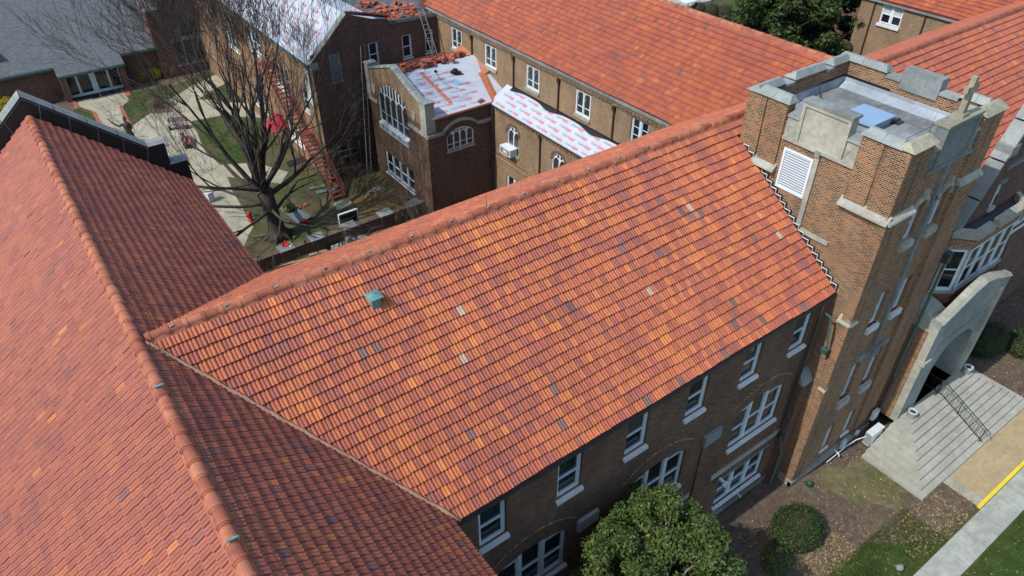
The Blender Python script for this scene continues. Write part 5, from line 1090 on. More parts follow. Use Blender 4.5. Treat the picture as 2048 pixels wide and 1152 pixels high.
# ---- great bare tree in the courtyard
rnd = random.Random(5); tp = G(557, 472); tp.z = 0
tree = thing('bare_tree', 'large leafless grey tree with spreading limbs standing in the courtyard', 'tree', tuple(tp))
tk, tw = MB(), MB()
base = [tp + Vector((.0, 0, 0)), tp + Vector((.0, .0, .35)), tp + Vector((-.05, .0, 1.2)), tp + Vector((-.12, .05, 2.6)), tp + Vector((-.25, .1, 3.6))]
tk.tube(base, [.95, .62, .52, .50, .58], 12)
for a in range(6): tk.tube([tp + Vector((math.cos(a * 1.05) * 1.15, math.sin(a * 1.05) * 1.15, -.05)), tp + Vector((math.cos(a * 1.05) * .6, math.sin(a * 1.05) * .6, .25)), tp + Vector((0, 0, .8))], [.06, .2, .35], 6)
top = base[-1]
for i in range(17):
    a = i * 2.4 + rnd.uniform(-.3, .3); el = rnd.uniform(.75, 1.2) if i > 4 else rnd.uniform(1.15, 1.45)
    if i > 11: el = rnd.uniform(.3, .7)
    d = Vector((math.cos(a) * math.cos(el), math.sin(a) * math.cos(el), math.sin(el)))
    z0 = rnd.uniform(-.9, .35) if i > 4 else .2
    grow(tk, tw, top + Vector((0, 0, z0)), d, rnd.uniform(4.6, 6.0) if i < 12 else rnd.uniform(3.2, 4.2), rnd.uniform(.13, .2), 6 if i < 9 else 5, .62, rnd, .07, 5, 0, .008)
for a, L_ in ((2.3, 4.4), (3.0, 4.8), (3.7, 3.8), (.6, 3.4), (4.6, 3.4)):   # low boughs reaching out over the path
    grow(tk, tw, tp + Vector((0, 0, rnd.uniform(1.9, 2.8))), Vector((math.cos(a), math.sin(a), .1)), L_, .13, 5, .75, rnd, .01, 5, 0, .008)
tk.build('trunk', 'bark', tree, True); tw.build('crown', 'bark_twig', tree)

def bare_shrub(label, loc, h, n, spread, mat='twig_pale', seed=1, gravity=.05, depth=3, group=None, name='bare_shrub'):
    rr = random.Random(seed); s = thing(name, label, 'shrub', tuple(loc), group); a_, b_ = MB(), MB()
    for i in range(n):
        a = rr.uniform(0, 6.28); sp = rr.uniform(.15, spread); grow(a_, b_, Vector(loc) + Vector((math.cos(a) * .15, math.sin(a) * .15, 0)), Vector((math.cos(a) * sp, math.sin(a) * sp, 1)), h * rr.uniform(.35, .5), .022, depth, .9, rr, .0, 4, gravity, .004)
    if a_.v: a_.build('stem', mat, s)
    b_.build('twig', mat, s); return s
bare_shrub('tall tangle of bare pale stems drooping against the porch block corner', G(812, 415), 3.6, 26, .8, seed=3, gravity=.14, depth=4)
bare_shrub('bare brown thicket under the ladder at the foot of the dark gable wall', G(725, 385), 2.6, 18, .8, 'vine', 4, .08)
bare_shrub('bare shrub to the right of the glass doors', G(262, 172), 2.2, 16, .7, 'vine', 5, .05)
bare_shrub('bare shrub to the left of the glass doors', G(128, 200), 1.7, 14, .8, 'vine', 6, .05)
bare_shrub('tall bare twiggy bush in front of the low hall wall', G(305, 158), 3.2, 20, .6, 'twig_pale', 7, .02)
bare_shrub('tall bare twiggy bush at the left edge of the great far window', G(345, 145), 3.6, 22, .6, 'twig_pale', 8, .02)
bare_shrub('bare bush in front of the right half of the great far window', G(405, 135), 3.0, 18, .6, 'twig_pale', 9, .02)
bare_shrub('low purplish heap of bare stems on the lawn by the path', G(322, 212), .9, 22, 1.2, 'vine', 10, .12)
bare_shrub('bare red stemmed shrub beside the red stair foot', G(650, 330), 2.2, 14, .8, 'rust_red', 11, .06)
def small_bush(label, u, v, r, h, mat, n, seed, size=.06, name='small_bush', group=None):
    p = G(u, v); s = thing(name, label, 'bush', tuple(p), group)
    leaf_cloud('crown', mat, s, [((p.x, p.y, h * .55), (r, r, h * .5)), ((p.x + r * .3, p.y - r * .2, h * .7), (r * .6, r * .6, h * .35))], n, size, seed)
    mb = MB(); mb.tube([p, p + Vector((0, 0, h * .5))], .04, 5); mb.build('trunk', 'twig_pale', s); return s
small_bush('round yellow flowering bush at the far left wall', 20, 226, .8, 1.5, 'leaf_forsythia', 1500, 1, .07, 'yellow_bush', 'yellow bushes along the low hall')
small_bush('small yellow bush peeping over the gable coping near the doors', 83, 200, .55, 1.1, 'leaf_forsythia', 700, 2, .07, 'yellow_bush', 'yellow bushes along the low hall')
for i, (u, v, lb) in enumerate(((287, 160, 'leftmost of three yellow bushes right of the doors'), (315, 158, 'middle one of three yellow bushes right of the doors'), (345, 150, 'rightmost of three yellow bushes right of the doors'))):
    small_bush(lb, u, v, .62, 1.2, 'leaf_forsythia', 800, 10 + i, .07, 'yellow_bush', 'yellow bushes along the low hall')

# ---- leafy tree in front of the main wing
def leafy(name, label, base, H, R_, nb, nl, size, mat, seed, trunk='trunk_pale', low=.35, group=None, limbs=9, shell=.62, br=(.22, .38)):
    rr = random.Random(seed); base = Vector(base); t_ = thing(name, label, 'tree', tuple(base), group); mb, tw = MB(), MB(); blobs = []
    mb.tube([base, base + Vector((.05, .02, H * .25)), base + Vector((.0, .05, H * .5)), base + Vector((.05, 0, H * .8))], [R_ * .075, R_ * .06, R_ * .045, R_ * .02], 8)
    for i in range(nb):
        a = rr.uniform(0, 6.28); zf = rr.uniform(low, .93); w_ = math.sin(math.pi * min(1, (zf - low * .6) / (1.05 - low * .6))) ** .6; rad = R_ * w_ * rr.uniform(.0, 1) ** .5 * (1 + .14 * math.sin(3 * a + 7 * zf))
        c = base + Vector((math.cos(a) * rad, math.sin(a) * rad, H * zf)); k = R_ * rr.uniform(*br); blobs.append((tuple(c), (k, k, k * .72)))
        if i < limbs * 3: mb.tube([base + Vector((0, 0, H * rr.uniform(.25, .6))), base + Vector((math.cos(a) * rad * .5, math.sin(a) * rad * .5, H * zf * .85)), c], [R_ * .022, R_ * .014, R_ * .006], 4, False)
    mb.build('trunk', trunk, t_, True); leaf_cloud('crown', mat, t_, blobs, nl, size, seed, .3, shell=shell); return t_
leafy('leafy_tree', 'bushy green tree in front of the main wing wall at the bottom edge', (11.3, 7.4, 0), 8.9, 3.0, 420, 95000, .062, 'leaf_fore', 21, low=.33, br=(.085, .16), shell=.35)
for i, (u, v, zz_, H, R_, lb) in enumerate(((1500, 62, 5, 9.5, 3.6, 'dark green tree nearest the far wing ridge'), (1560, 28, 5, 11, 3.4, 'tall dark evergreen tree in the middle of the group behind the far wing'), (1660, 62, 5, 11.5, 3.2, 'dark evergreen tree beside the tan back wing'), (1605, 92, 4, 8, 3.2, 'low dense evergreen tree just behind the tower parapet'))):
    p = G(u, v, zz_ + (.4 * H - 4)); q = Vector((p.x, p.y, 0))
    # stand them on the strip between the far wing and the rear block
    d = (p - CAM); tt = (52.5 + i * 2.2 - CAM.x) / d.x; q = CAM + d * tt; q.z = 0; zc = (CAM + d * tt).z
    leafy('evergreen_tree', lb, q, max(6, zc / .62), R_, 70, 15000, .17, 'leaf_back', 40 + i, 'bark', .12, 'evergreen trees behind the far wing', 6, .6, (.16, .3))
# ---- clipped hedge mounds, right front
def mound(name, label, c, rx, ry, h, n, seed, mat='leaf_box'):
    s = thing(name, label, 'bush', (c[0], c[1], 0)); bl = [((c[0] + math.cos(a) * rx * .5, c[1] + math.sin(a) * ry * .5, h * .45), (rx * .55, ry * .55, h * .55)) for a in np.arange(0, 6.28, .785)] + [((c[0], c[1], h * .5), (rx * .6, ry * .6, h * .5))]
    mb = MB(); mb.lathe((c[0], c[1], 0), [(rx * .55, 0), (rx * .9, h * .35), (rx * .85, h * .65), (rx * .5, h * .9), (.1, h * .95)], 14); 
    mb.v = [(c[0] + (x - c[0]), c[1] + (y - c[1]) * ry / rx, z) for x, y, z in mb.v]; mb.build('trunk', 'soil', s); leaf_cloud('crown', mat, s, bl, n, .045, seed, .2, shell=.9); return s
mound('clipped_hedge', 'broad flat topped clipped hedge mound on the mulch by the tower', (20.95, 7.75), 1.25, 1.0, .95, 15000, 51)
mound('small_shrub', 'small green shrub tucked between the hedge mound and the leafy tree', (19.0, 7.3), .6, .5, .8, 4000, 52, 'leaf_fore')
mound('clipped_hedge', 'dark green shrub at the right edge in the shade past the steps', (39.6, 9.0), 1.5, .9, 1.3, 12000, 53)
mound('clipped_hedge', 'sunlit green shrub at the far right edge beyond the porch', (41.3, 7.6), 1.3, .9, 1.0, 12000, 54)
for i, (x, y) in enumerate(((70.6, 59.0), (71.3, 57.6), (72.2, 56.4))): mound('round_shrub', ['round shrub next to the parked utility cart', 'middle round shrub of three beyond the far ridge', 'round shrub nearest the lamp post beyond the far ridge'][i], (x, y), 1.0, 1.0, 1.7, 4000, 60 + i)
# ---- fallen leaves and grass tufts
def litter(name, polys, n, size, mat, seed, hmax=.02):
    r = np.random.default_rng(seed); P = []
    for (x0, x1, y0, y1, k) in polys: P.append(np.column_stack([r.uniform(x0, x1, k), r.uniform(y0, y1, k), r.uniform(.012, .012 + hmax, k)]))
    P = np.concatenate(P); n = len(P); a = r.uniform(0, 6.28, n); s = size * r.uniform(.5, 1.4, n); t = np.column_stack([np.cos(a), np.sin(a), r.normal(0, .25, n)]) * s[:, None]; b = np.column_stack([-np.sin(a), np.cos(a), r.normal(0, .25, n)]) * s[:, None] * .6
    V = np.stack([P - t, P - b, P + t, P + b], 1).reshape(-1, 3); me = bpy.data.meshes.new(name); fast_mesh(me, V, np.arange(4 * n).reshape(n, 4)); me.attributes.new('tone', 'FLOAT', 'POINT').data.foreach_set('value', r.random(n).repeat(4).astype(np.float32)); me.materials.append(MATS[mat])
    o = obj(name, me); o['kind'] = 'stuff'; return o
tag(litter('fallen_leaves', [(18, 29, 3.7, 9.3, 1500), (19.5, 22.5, 5.6, 6.8, 900), (24, 28, 3.7, 5.4, 900), (35.6, 44, 5.6, 9, 900), (20, 34, -1, 2.4, 500)], 0, .045, 'leaf_litter', 71), 'tan fallen leaves scattered over the front beds and lawn', 'leaves')
r = np.random.default_rng(5)
def tufts(name, x0, x1, y0, y1, n, h, seed):
    r = np.random.default_rng(seed); P = np.column_stack([r.uniform(x0, x1, n), r.uniform(y0, y1, n), np.full(n, .006)]); keep = np.sin(P[:, 0] * 1.7) * np.cos(P[:, 1] * 2.1) + r.normal(0, .5, n) > -.35; P = P[keep]; n = len(P)
    a = r.uniform(0, 6.28, n); w_ = np.column_stack([np.cos(a), np.sin(a), np.zeros(n)]) * .012; u_ = np.column_stack([r.normal(0, .35, n), r.normal(0, .35, n), np.ones(n)]) * (h * r.uniform(.5, 1.3, n))[:, None]
    V = np.stack([P - w_, P + w_, P + u_], 1).reshape(-1, 3); me = bpy.data.meshes.new(name); fast_mesh(me, V, np.arange(3 * n).reshape(n, 3)); me.attributes.new('tone', 'FLOAT', 'POINT').data.foreach_set('value', np.clip(r.normal(.45, .25, n), 0, .94).repeat(3).astype(np.float32)); me.materials.append(MATS['leaf_fore']); o = obj(name, me); o['kind'] = 'stuff'; return o
tag(tufts('grass_blades', 19.5, 26, 3.65, 5.7, 26000, .07, 3), 'short green grass above the pavement', 'grass'); tag(tufts('grass_blades', 21, 36, -1.5, 2.4, 40000, .07, 4), 'short green grass below the pavement at the bottom right', 'grass')

# ================================================================ loose roof tiles
def pile(label, group, spots):
    for (x, y, z, n, st) in spots:
        for i in range(n):
            o = bpy.data.objects.new('loose_tile', tile_mesh('tile_far')); COL.objects.link(o); o['tone'] = random.uniform(.08, .8)
            tag(o, label, 'roof tile', group)
            if st: o.matrix_world = Matrix.Translation((x + random.uniform(-.02, .02), y + random.uniform(-.02, .02), z + i * .055)) @ Euler((0, 0, st + random.uniform(-.15, .15))).to_matrix().to_4x4()
            else: o.matrix_world = Matrix.Translation((x + random.uniform(-.3, .3), y + random.uniform(-.22, .22), z + .03 + .05 * i)) @ Euler((random.uniform(-.5, .6), random.uniform(-.4, .4), random.uniform(0, 6.28))).to_matrix().to_4x4()
zrf = lambda y: NR - (y - NRY) * .26
sp = []
for i, x in enumerate(np.linspace(22.3, 26.9, 15)): sp += [(x, 43.15 + .15 * math.sin(i * 2.2), zrf(43.15) - .0, 5 + (i * 7) % 4, .2 + i * .9 if i % 3 else 0)]
for i, x in enumerate(np.linspace(22.2, 27.2, 12)): sp += [(x, 43.75, zrf(43.75), 4, 0)]
pile('loose red clay tile stacked along the top of the stripped porch block roof', 'tiles stacked on the porch block roof', sp)
sp = []
for i, (u, v) in enumerate(((738, 12), (752, 6), (760, 18), (775, 10), (770, 24), (785, 22), (790, 32), (800, 26), (805, 36), (815, 16), (822, 24), (830, 30), (800, 8), (812, 6), (745, 24), (758, 30), (780, 36), (835, 38), (730, 3), (720, 12), (845, 34), (795, 14))):
    for k in range(2): p = G(u + random.uniform(-4, 4), v + random.uniform(-3, 3), 10.85); sp += [(max(23.5, p.x), max(LY + .55, p.y), 10.72, random.randint(3, 6), random.uniform(.1, 3) if (i + k) % 2 else 0)]
pile('loose red clay tile heaped on the dark flat roof', 'tiles heaped on the flat roof', sp)
# ================================================================ site things
def ladder(label, p, q, width, side, n, mat, mat2=None):
    p, q, side = Vector(p), Vector(q), Vector(side).normalized(); l = thing('ladder', label, 'ladder', tuple(p))
    for s in (-.5, .5): mb = MB(); mb.tube([p + side * width * s, q + side * width * s], .035, 4); mb.build('rail', mat, l)
    for i in range(n): c = p.lerp(q, (i + .7) / n); mb = MB(); mb.tube([c - side * width * .5, c + side * width * .5], .018, 5); mb.build('rung', mat2 or mat, l)
ladder('pale grey ladder from the tile stacks up to the dark flat roof', (27.0, 46.9, 8.35), (26.55, LY - .15, 11.5), .42, (1, .0, 0), 10, 'aluminium')
ladder('long grey extension ladder leaning on the dark gable wall beside the porch block', (20.0, 45.9, 0), (21.7, LY - .1, 9.9), .42, (1, .3, 0), 28, 'aluminium_old')
def onroof(x, y): return zz(y)
mb = MB(); p, q = Vector((23.35, 42.6, zz(42.6) + .012)), Vector((23.75, 39.55, zz(39.55) + .012)); w_ = Vector((.13, .02, 0)); mb.prism([p - w_, p + w_, q + w_, q - w_], (0, 0, .02)); mb.prism([p - w_ * .2 + Vector((0, 0, .02)), p + Vector((0, 0, .03)), q + Vector((0, 0, .03)), q - w_ * .2 + Vector((0, 0, .02))], (0, 0, .02)); tag(mb.build('copper_strip', 'copper_bright'), 'long bright copper strip lying on the white underlay', 'metal strip')
bag = thing('tool_bag', 'black tool bag of cordless tools on the white underlay', 'tool bag', (25.6, 41.7, zz(41.7)))
for i in range(9): mb = MB(); x, y = 25.3 + random.uniform(0, .7), 41.55 + random.uniform(0, .4); mb.obox((x, y, zz(y) + .14), random.uniform(.15, .3), random.uniform(.1, .2), random.uniform(.15, .26), m=Euler((random.uniform(-.5, .5), random.uniform(-.5, .5), random.uniform(0, 3))).to_matrix()); mb.build('tool', 'tool_black', bag)
mb = MB(); y0, y1 = 40.75, 41.3; mb.prism([(25.05, y1, zz(y1) + .02), (25.3, y1 + .05, zz(y1) + .03), (25.45, y0, zz(y0) + .02), (25.15, y0 - .02, zz(y0) + .02)], (0, 0, .03)); tag(mb.build('blue_sheet', 'blue_sheet'), 'small bright blue sheet on the white underlay below the tool bag', 'sheet')
mb = MB(); mb.tube([(24.35, 42.3, zz(42.3) + .03), (24.3, 41.8, zz(41.8) + .02), (24.3, 41.2, zz(41.2) + .02), (24.55, 40.7, zz(40.7) + .02), (25.0, 40.5, zz(40.5) + .02)], .014, 4); mb.obox((24.35, 42.35, zz(42.35) + .06), .2, .12, .1, .6); tag(mb.build('power_lead', 'tool_black'), 'black power lead curling over the white underlay', 'cable')
o = bpy.data.objects.new('loose_tile', tile_mesh('tile_far')); COL.objects.link(o); o['tone'] = .3; o.matrix_world = Matrix.Translation((25.5, 39.0, zz(39) + .01)) @ Euler((.38, 0, -1.4)).to_matrix().to_4x4(); tag(o, 'single clay tile lying at the eave of the white underlay', 'roof tile')
mb = MB(); mb.tube([(26.9, 45.9, 8.6), (27.1, 46.2, 8.7)], .02, 4)
mb = MB(); mb.prism([(LX - .02, 48.6, 8.6), (LX - .02, 49.5, 8.6), (LX - .03, 49.5, 6.2), (LX - .03, 48.6, 5.9)], (-.03, 0, 0)); tag(mb.build('white_sheet', 'tarp_white'), 'white plastic sheet hanging by the corner of the courtyard wing', 'sheet')
# red fire stair
fs = thing('fire_stair', 'rusty red iron fire stair coming down beside the courtyard wing', 'stair', (16.9, 50, 0))
def flight(p, q, w_, n):
    p, q = Vector(p), Vector(q); sx = Vector((w_ / 2, 0, 0)); run = (q - p)
    for s in (-1, 1):
        mb = MB(); mb.hexa([p + sx * s + Vector(k) for k in ((-.03, 0, -.12), (.03, 0, -.12))] + [q + sx * s + Vector(k) for k in ((.03, 0, -.12), (-.03, 0, -.12))] + [p + sx * s + Vector(k) for k in ((-.03, 0, .12), (.03, 0, .12))] + [q + sx * s + Vector(k) for k in ((.03, 0, .12), (-.03, 0, .12))]); mb.build('stringer', 'rust_red', fs)
        mb = MB(); mb.tube([p + sx * s + Vector((0, 0, 1.0)), q + sx * s + Vector((0, 0, 1.0))], .03, 5); mb.tube([p + sx * s + Vector((0, 0, .55)), q + sx * s + Vector((0, 0, .55))], .02, 5); [mb.tube([p + run * f + sx * s, p + run * f + sx * s + Vector((0, 0, 1.0))], .022, 5) for f in (0, .25, .5, .75, 1)]; mb.build('rail', 'rust_red', fs)
    for i in range(n): c = p + run * ((i + .5) / n); mb = MB(); mb.box(c.x - w_ / 2 + .03, c.x + w_ / 2 - .03, c.y - .12, c.y + .12, c.z, c.z + .035); mb.build('tread', 'rust_red', fs)
flight((17.2, 55.4, 7.0), (17.2, 51.0, 3.4), .95, 15); flight((17.2, 49.9, 3.4), (17.2, 45.3, .1), .95, 15)
mb = MB(); mb.box(16.7, LX - .03, 49.9, 51.0, 3.34, 3.4); mb.build('landing', 'rust_red', fs); mb = MB(); mb.box(16.7, LX - .03, 55.4, 56.7, 6.94, 7.0); mb.build('landing', 'rust_red', fs)
for x, y, z in ((16.75, 49.95, 3.35), (16.75, 50.95, 3.35), (16.75, 55.5, 6.95), (16.75, 56.6, 6.95)): mb = MB(); mb.tube([(x, y, 0), (x, y, z)], .05, 6); mb.build('post', 'rust_red', fs)
um = G(566, 285); ub = thing('red_umbrella', 'red patio umbrella half folded at the foot of the fire stair', 'umbrella', tuple(um))
mb = MB(); mb.tube([um, um + Vector((0, 0, 2.6))], .03, 6); mb.build('pole', 'steel_white', ub); mb = MB(); mb.lathe(um, [(.3, 0), (.3, .08), (.06, .12)], 12); mb.build('base', 'stone_grey', ub)
mb = MB(); k = 8; ap = um + Vector((0, 0, 2.65)); rim = [um + Vector((math.cos(i * .785) * (1.35 if i % 2 else 1.2), math.sin(i * .785) * (1.35 if i % 2 else 1.2), 1.75 - .2 * (i % 2))) for i in range(k)]; mb.add([ap] + rim, [(0, i + 1, (i + 1) % k + 1) for i in range(k)]); c_ = mb.build('canopy', 'red_fabric', ub)
# low wall with capped posts
lw = thing('low_brick_wall', 'low dark brick courtyard wall with flat stone capped posts', 'wall', (14, 40.2, 0))
mb = MB(); mb.box(6.2, 21.4, 39.95, 40.4, 0, .92); mb.build('wall', 'brick_court', lw); mb = MB(); mb.box(6.2, 21.4, 39.93, 40.42, .921, .96); mb.build('wall_top', 'mulch', lw)
for u, v in ((573, 497), (627, 468), (692, 446), (765, 422), (822, 402)):
    p = G(u, v, 1.0); mb = MB(); mb.box(p.x - .42, p.x + .42, 39.86, 40.5, 0, .97); ps = mb.build('post', 'brick_court', lw); mb = MB(); mb.box(p.x - .5, p.x + .5, 39.78, 40.62, .971, 1.06); mb.build('cap', 'stone_grey', ps)
# traffic cone tipped on the wall
p = G(563, 484, 1.05); cn = thing('traffic_cone', 'red traffic cone lying on the end of the low brick wall', 'cone', (p.x, 40.3, .97)); mm = Euler((R(105), 0, R(35))).to_matrix()
mb = MB(); mb.lathe((p.x, 40.4, 1.22), [(.17, 0), (.15, .05), (.075, .38), (.07, .4)], 14, mm); mb.build('cone_body', 'red_plastic', cn); mb = MB(); mb.lathe((p.x, 40.4, 1.22), [(.068, .402), (.045, .52)], 14, mm); mb.build('cone_band', 'white_paint', cn); mb = MB(); mb.obox(Vector((p.x, 40.4, 1.22)) + mm @ Vector((0, 0, -.02)), .36, .36, .04, m=mm); mb.build('cone_base', 'red_plastic', cn)
mb = MB(); a, b_ = G(567, 489, 1.0), G(620, 474, 1.08); mb.tube([a, a.lerp(b_, .5) + Vector((0, .05, .03)), b_, b_ + Vector((.1, -.55, -.05)), b_ + Vector((.25, -.7, -.9))], .012, 4); tag(mb.build('string', 'twig_pale'), 'pale string stretched along the top of the low wall from the cone', 'string')
# lumber on the ground before the wall
for i in range(12):
    p, q = G(535 + i * 4, 541 - i * 1.6), G(628 + (i * 7) % 30, 505 - i * 1.5 + (i % 3) * 5); p.z = q.z = .06 + .035 * (i // 3); d = (q - p).normalized(); nr_ = Vector((-d.y, d.x, 0)) * .06
    mb = MB(); mb.prism([p - nr_, p + nr_, q + nr_, q - nr_], (0, 0, .035)); tag(mb.build('plank', 'lumber' if i not in (4, 9) else 'lumber_green'), 'yellow pine plank in the loose stack between the low wall and the roof' if i not in (4, 9) else 'greenish treated plank in the loose stack before the low wall', 'plank', 'planks before the low wall' if i not in (4, 9) else 'green planks before the low wall')
p = G(594, 512, .3); mb = MB(); mb.tube([p + Vector((.16 * math.cos(a), .05 * math.sin(a), .16 * math.sin(a))) for a in np.arange(0, 6.6, .4)], .018, 5); tag(mb.build('hose_ring', 'white_paint'), 'small white ring of hose against the low wall above the planks', 'ring')
# bell on a pale plinth
bp = G(687, 488); bp.z = 0
bl = thing('iron_bell', 'old bronze bell in a black iron yoke on the pale stone pad', 'bell', (14.9, 38.9, .3)); bx0, by0 = 14.9, 38.9
mb = MB(); mb.box(13.9, 16.4, 37.6, 39.7, 0, .3); tag(mb.build('stone_pad', 'stone_grey'), 'flat pale stone pad under the bell by the low wall', 'pad')
mb = MB(); mb.lathe((bx0, by0, .62), [(.40, 0), (.38, .05), (.30, .16), (.25, .32), (.22, .46), (.12, .52)], 18); mb.build('bell_cup', 'bell_metal', bl, True)
for s in (-1, 1): mb = MB(); mb.tube([(bx0 + s * .62, by0 - .4, .3), (bx0 + s * .5, by0, 1.15), (bx0 + s * .62, by0 + .4, .3)], .05, 6); mb.build('leg', 'metal_black', bl)
mb = MB(); mb.tube([(bx0 - .52, by0, 1.15), (bx0 - .2, by0, 1.25), (bx0 + .2, by0, 1.25), (bx0 + .52, by0, 1.15)], .06, 6); mb.build('yoke', 'metal_black', bl); mb = MB(); mb.lathe((bx0 + .1, by0 - .75, .3), [(.1, 0), (.12, .3), (.1, .34)], 10); mb.build('clapper_post', 'rust_red', bl)
# sign board behind the wall
p = G(698, 447); sb = thing('notice_board', 'white framed dark notice board standing behind the low wall', 'board', (p.x, 41.0, 0)); x0, x1 = G(681, 450, 41.0, 1).x, G(716, 440, 41.0, 1).x
mb = MB(); mb.box(x0, x1, 40.98, 41.04, .55, 1.5); mb.build('panel', 'board_dark', sb); mb = MB(); mb.box(x0 - .05, x1 + .05, 40.94, 41.08, 1.5, 1.57); mb.box(x0 - .06, x0, 40.94, 41.08, .02, 1.5); mb.box(x1, x1 + .06, 40.94, 41.08, .02, 1.5); mb.build('frame', 'white_paint', sb)
# plywood sheet with a plant, hydrant, debris, slabs
c = [G(u, v) for u, v in ((560, 420), (581, 411), (625, 437), (596, 450))]; mb = MB(); mb.prism([(p.x, p.y, .16) for p in c], (0, 0, -.05)); tag(mb.build('plywood_sheet', 'plywood'), 'grey weathered board lying on the ground by the big tree', 'board')
mb = MB(); [mb.box(p.x - .06, p.x + .06, p.y - .06, p.y + .06, 0, .11) for p in [q.lerp(sum(c, Vector()) / 4, .2) for q in c]]; tag(mb.build('timber_block', 'lumber'), 'timber blocks propping the grey board', 'block')
p = G(579, 424); s = thing('potted_plant', 'pale green spiky plant lying on the grey board', 'plant', (p.x, p.y, .16)); leaf_cloud('leaves', 'leaf_fore', s, [((p.x, p.y, .36), (.42, .42, .24))], 260, .14, 81)
p = G(502, 442); hy = thing('fire_hydrant', 'short red fire hydrant on the path by the big tree', 'hydrant', tuple(p)); mb = MB(); mb.lathe(p, [(.2, 0), (.2, .06), (.13, .08), (.13, .55), (.17, .58), (.17, .62), (.12, .74), (.04, .82)], 12); mb.build('barrel', 'hydrant_red', hy, True)
for s in (-1, 1): mb = MB(); mb.tube([p + Vector((s * .1, 0, .45)), p + Vector((s * .24, 0, .45))], .06, 8); mb.build('outlet', 'white_paint' if s > 0 else 'hydrant_red', hy)
p = G(610, 448); mb = MB(); mb.lathe(p, [(.16, 0), (.19, .3), (.2, .32)], 12); tag(mb.build('red_bucket', 'hydrant_red'), 'small dark red bucket at the corner of the grey board', 'bucket')
p = G(600, 414); mb = MB(); [mb.obox(p + Vector((random.uniform(-.5, .5), random.uniform(-.2, .2), .06)), .3, .18, .1, random.uniform(0, 3)) for i in range(5)]; tag(mb.build('clay_rubble', 'ridge_tile'), 'small heap of broken clay tile behind the grey board', 'rubble')
c = [G(u, v) for u, v in ((668, 410), (700, 400), (705, 412), (676, 424))]; mb = MB(); mb.prism([(p.x, p.y, .14) for p in c], (0, 0, -.14)); tag(mb.build('stone_slab', 'concrete_path'), 'pale stone slab on the soil near the leaf litter', 'slab')
for i, (u, v, l_) in enumerate(((640, 375, 'grey plank left on the grass near the red stair'), (655, 383, 'green plank left on the grass near the red stair'))):
    p = G(u, v); mb = MB(); mb.obox(p + Vector((0, 0, .06)), 1.6, .3, .1, -.2); tag(mb.build('stray_plank', ('aluminium_old', 'copper_patina')[i]), l_, 'plank')
p = G(745, 388); mb = MB()
for i in range(9): q = p + Vector((random.uniform(-.7, .7), random.uniform(-.3, .3), .02)); mb.tube([q, q + Vector((.15, .1, .25)), q + Vector((.35, 0, .1)), q + Vector((.5, .1, .02))], .03, 4)
tag(mb.build('scrap_pipe', 'steel_white'), 'white bent scrap strips at the foot of the porch block', 'scrap')
c = [G(u, v) for u, v in ((572, 325), (610, 312), (614, 322), (578, 335))]; mb = MB(); mb.prism([(p.x, p.y, .05) for p in c], (0, 0, -.04)); tag(mb.build('dark_grate', 'board_dark'), 'dark grate set in the path left of the red stair', 'grate')
p = G(452, 300); mb = MB(); mb.lathe(p, [(.25, 0), (.35, .5), (.33, .52)], 12)
p = G(422, 402); mb = MB(); mb.obox(p + Vector((0, 0, .35)), .5, .4, .7, .4); mb.obox(p + Vector((0, 0, .74)), .6, .5, .06, .4); tag(mb.build('litter_bin', 'steel_white'), 'white and dark bin half hidden by the hall eave', 'bin')
# statue with raised arm
sp_ = G(272, 305); stt = thing('bronze_statue', 'dark bronze robed figure with one arm raised beside the path', 'statue', tuple(sp_))
mb = MB(); mb.box(sp_.x - .5, sp_.x + .5, sp_.y - .5, sp_.y + .5, 0, .5); mb.build('plinth', 'stone_grey', stt)
b0 = sp_ + Vector((0, 0, .5)); mb = MB(); mb.lathe(b0, [(.50, 0), (.44, .3), (.36, .8), (.27, 1.3), (.22, 1.55), (.25, 1.8), (.27, 2.0), (.2, 2.14), (.08, 2.2), (.075, 2.28), (.12, 2.36), (.135, 2.48), (.10, 2.6), (.03, 2.66)], 14)
up_ = lambda v: b0 + Vector(v)
mb.tube([up_((-.2, 0, 2.05)), up_((-.55, .1, 1.95)), up_((-.85, .25, 2.2)), up_((-1.05, .3, 2.5))], [.1, .08, .065, .05], 8); [mb.tube([up_((-1.05, .3, 2.5)), up_((-1.05 - .05 * k, .3 + .03 * k, 2.66))], .014, 4) for k in range(-1, 4)]
mb.tube([up_((.2, 0, 2.05)), up_((.3, -.15, 1.7)), up_((.12, -.3, 1.55))], [.1, .08, .06], 8); mb.tube([up_((0, 0, 2.6)), up_((0, 0, 2.85))], [.05, .01], 6); mb.build('figure', 'bronze', stt, True)
bare_shrub('ring of bare stems around the statue foot', sp_ + Vector((1.0, -.4, 0)), .8, 12, 1.2, 'vine', 15, .1)
def bench(label, u, v, rz, mat):
    p = G(u, v); o = thing('park_bench', label, 'bench', tuple(p)); m3 = Matrix.Rotation(rz, 3, 'Z')
    for i in range(4): mb = MB(); mb.obox(p + m3 @ Vector((0, -.2 + i * .13, .44)), 1.7, .1, .05, rz); mb.build('seat_slat', mat, o)
    for i in range(3): mb = MB(); mb.obox(p + m3 @ Vector((0, .28 + i * .03, .6 + i * .14)), 1.7, .04, .1, rz); mb.build('back_slat', mat, o)
    for s in (-1, 1): mb = MB(); mb.obox(p + m3 @ Vector((s * .7, 0, .21)), .07, .5, .42, rz); mb.obox(p + m3 @ Vector((s * .7, .28, .6)), .07, .06, .55, rz); mb.build('leg', 'metal_dark', o)
bench('weathered pinkish slatted bench on the courtyard paving', 358, 258, R(-25), 'bench_wood'); bench('smaller reddish bench nearer the big tree', 378, 290, R(70), 'bench_red')
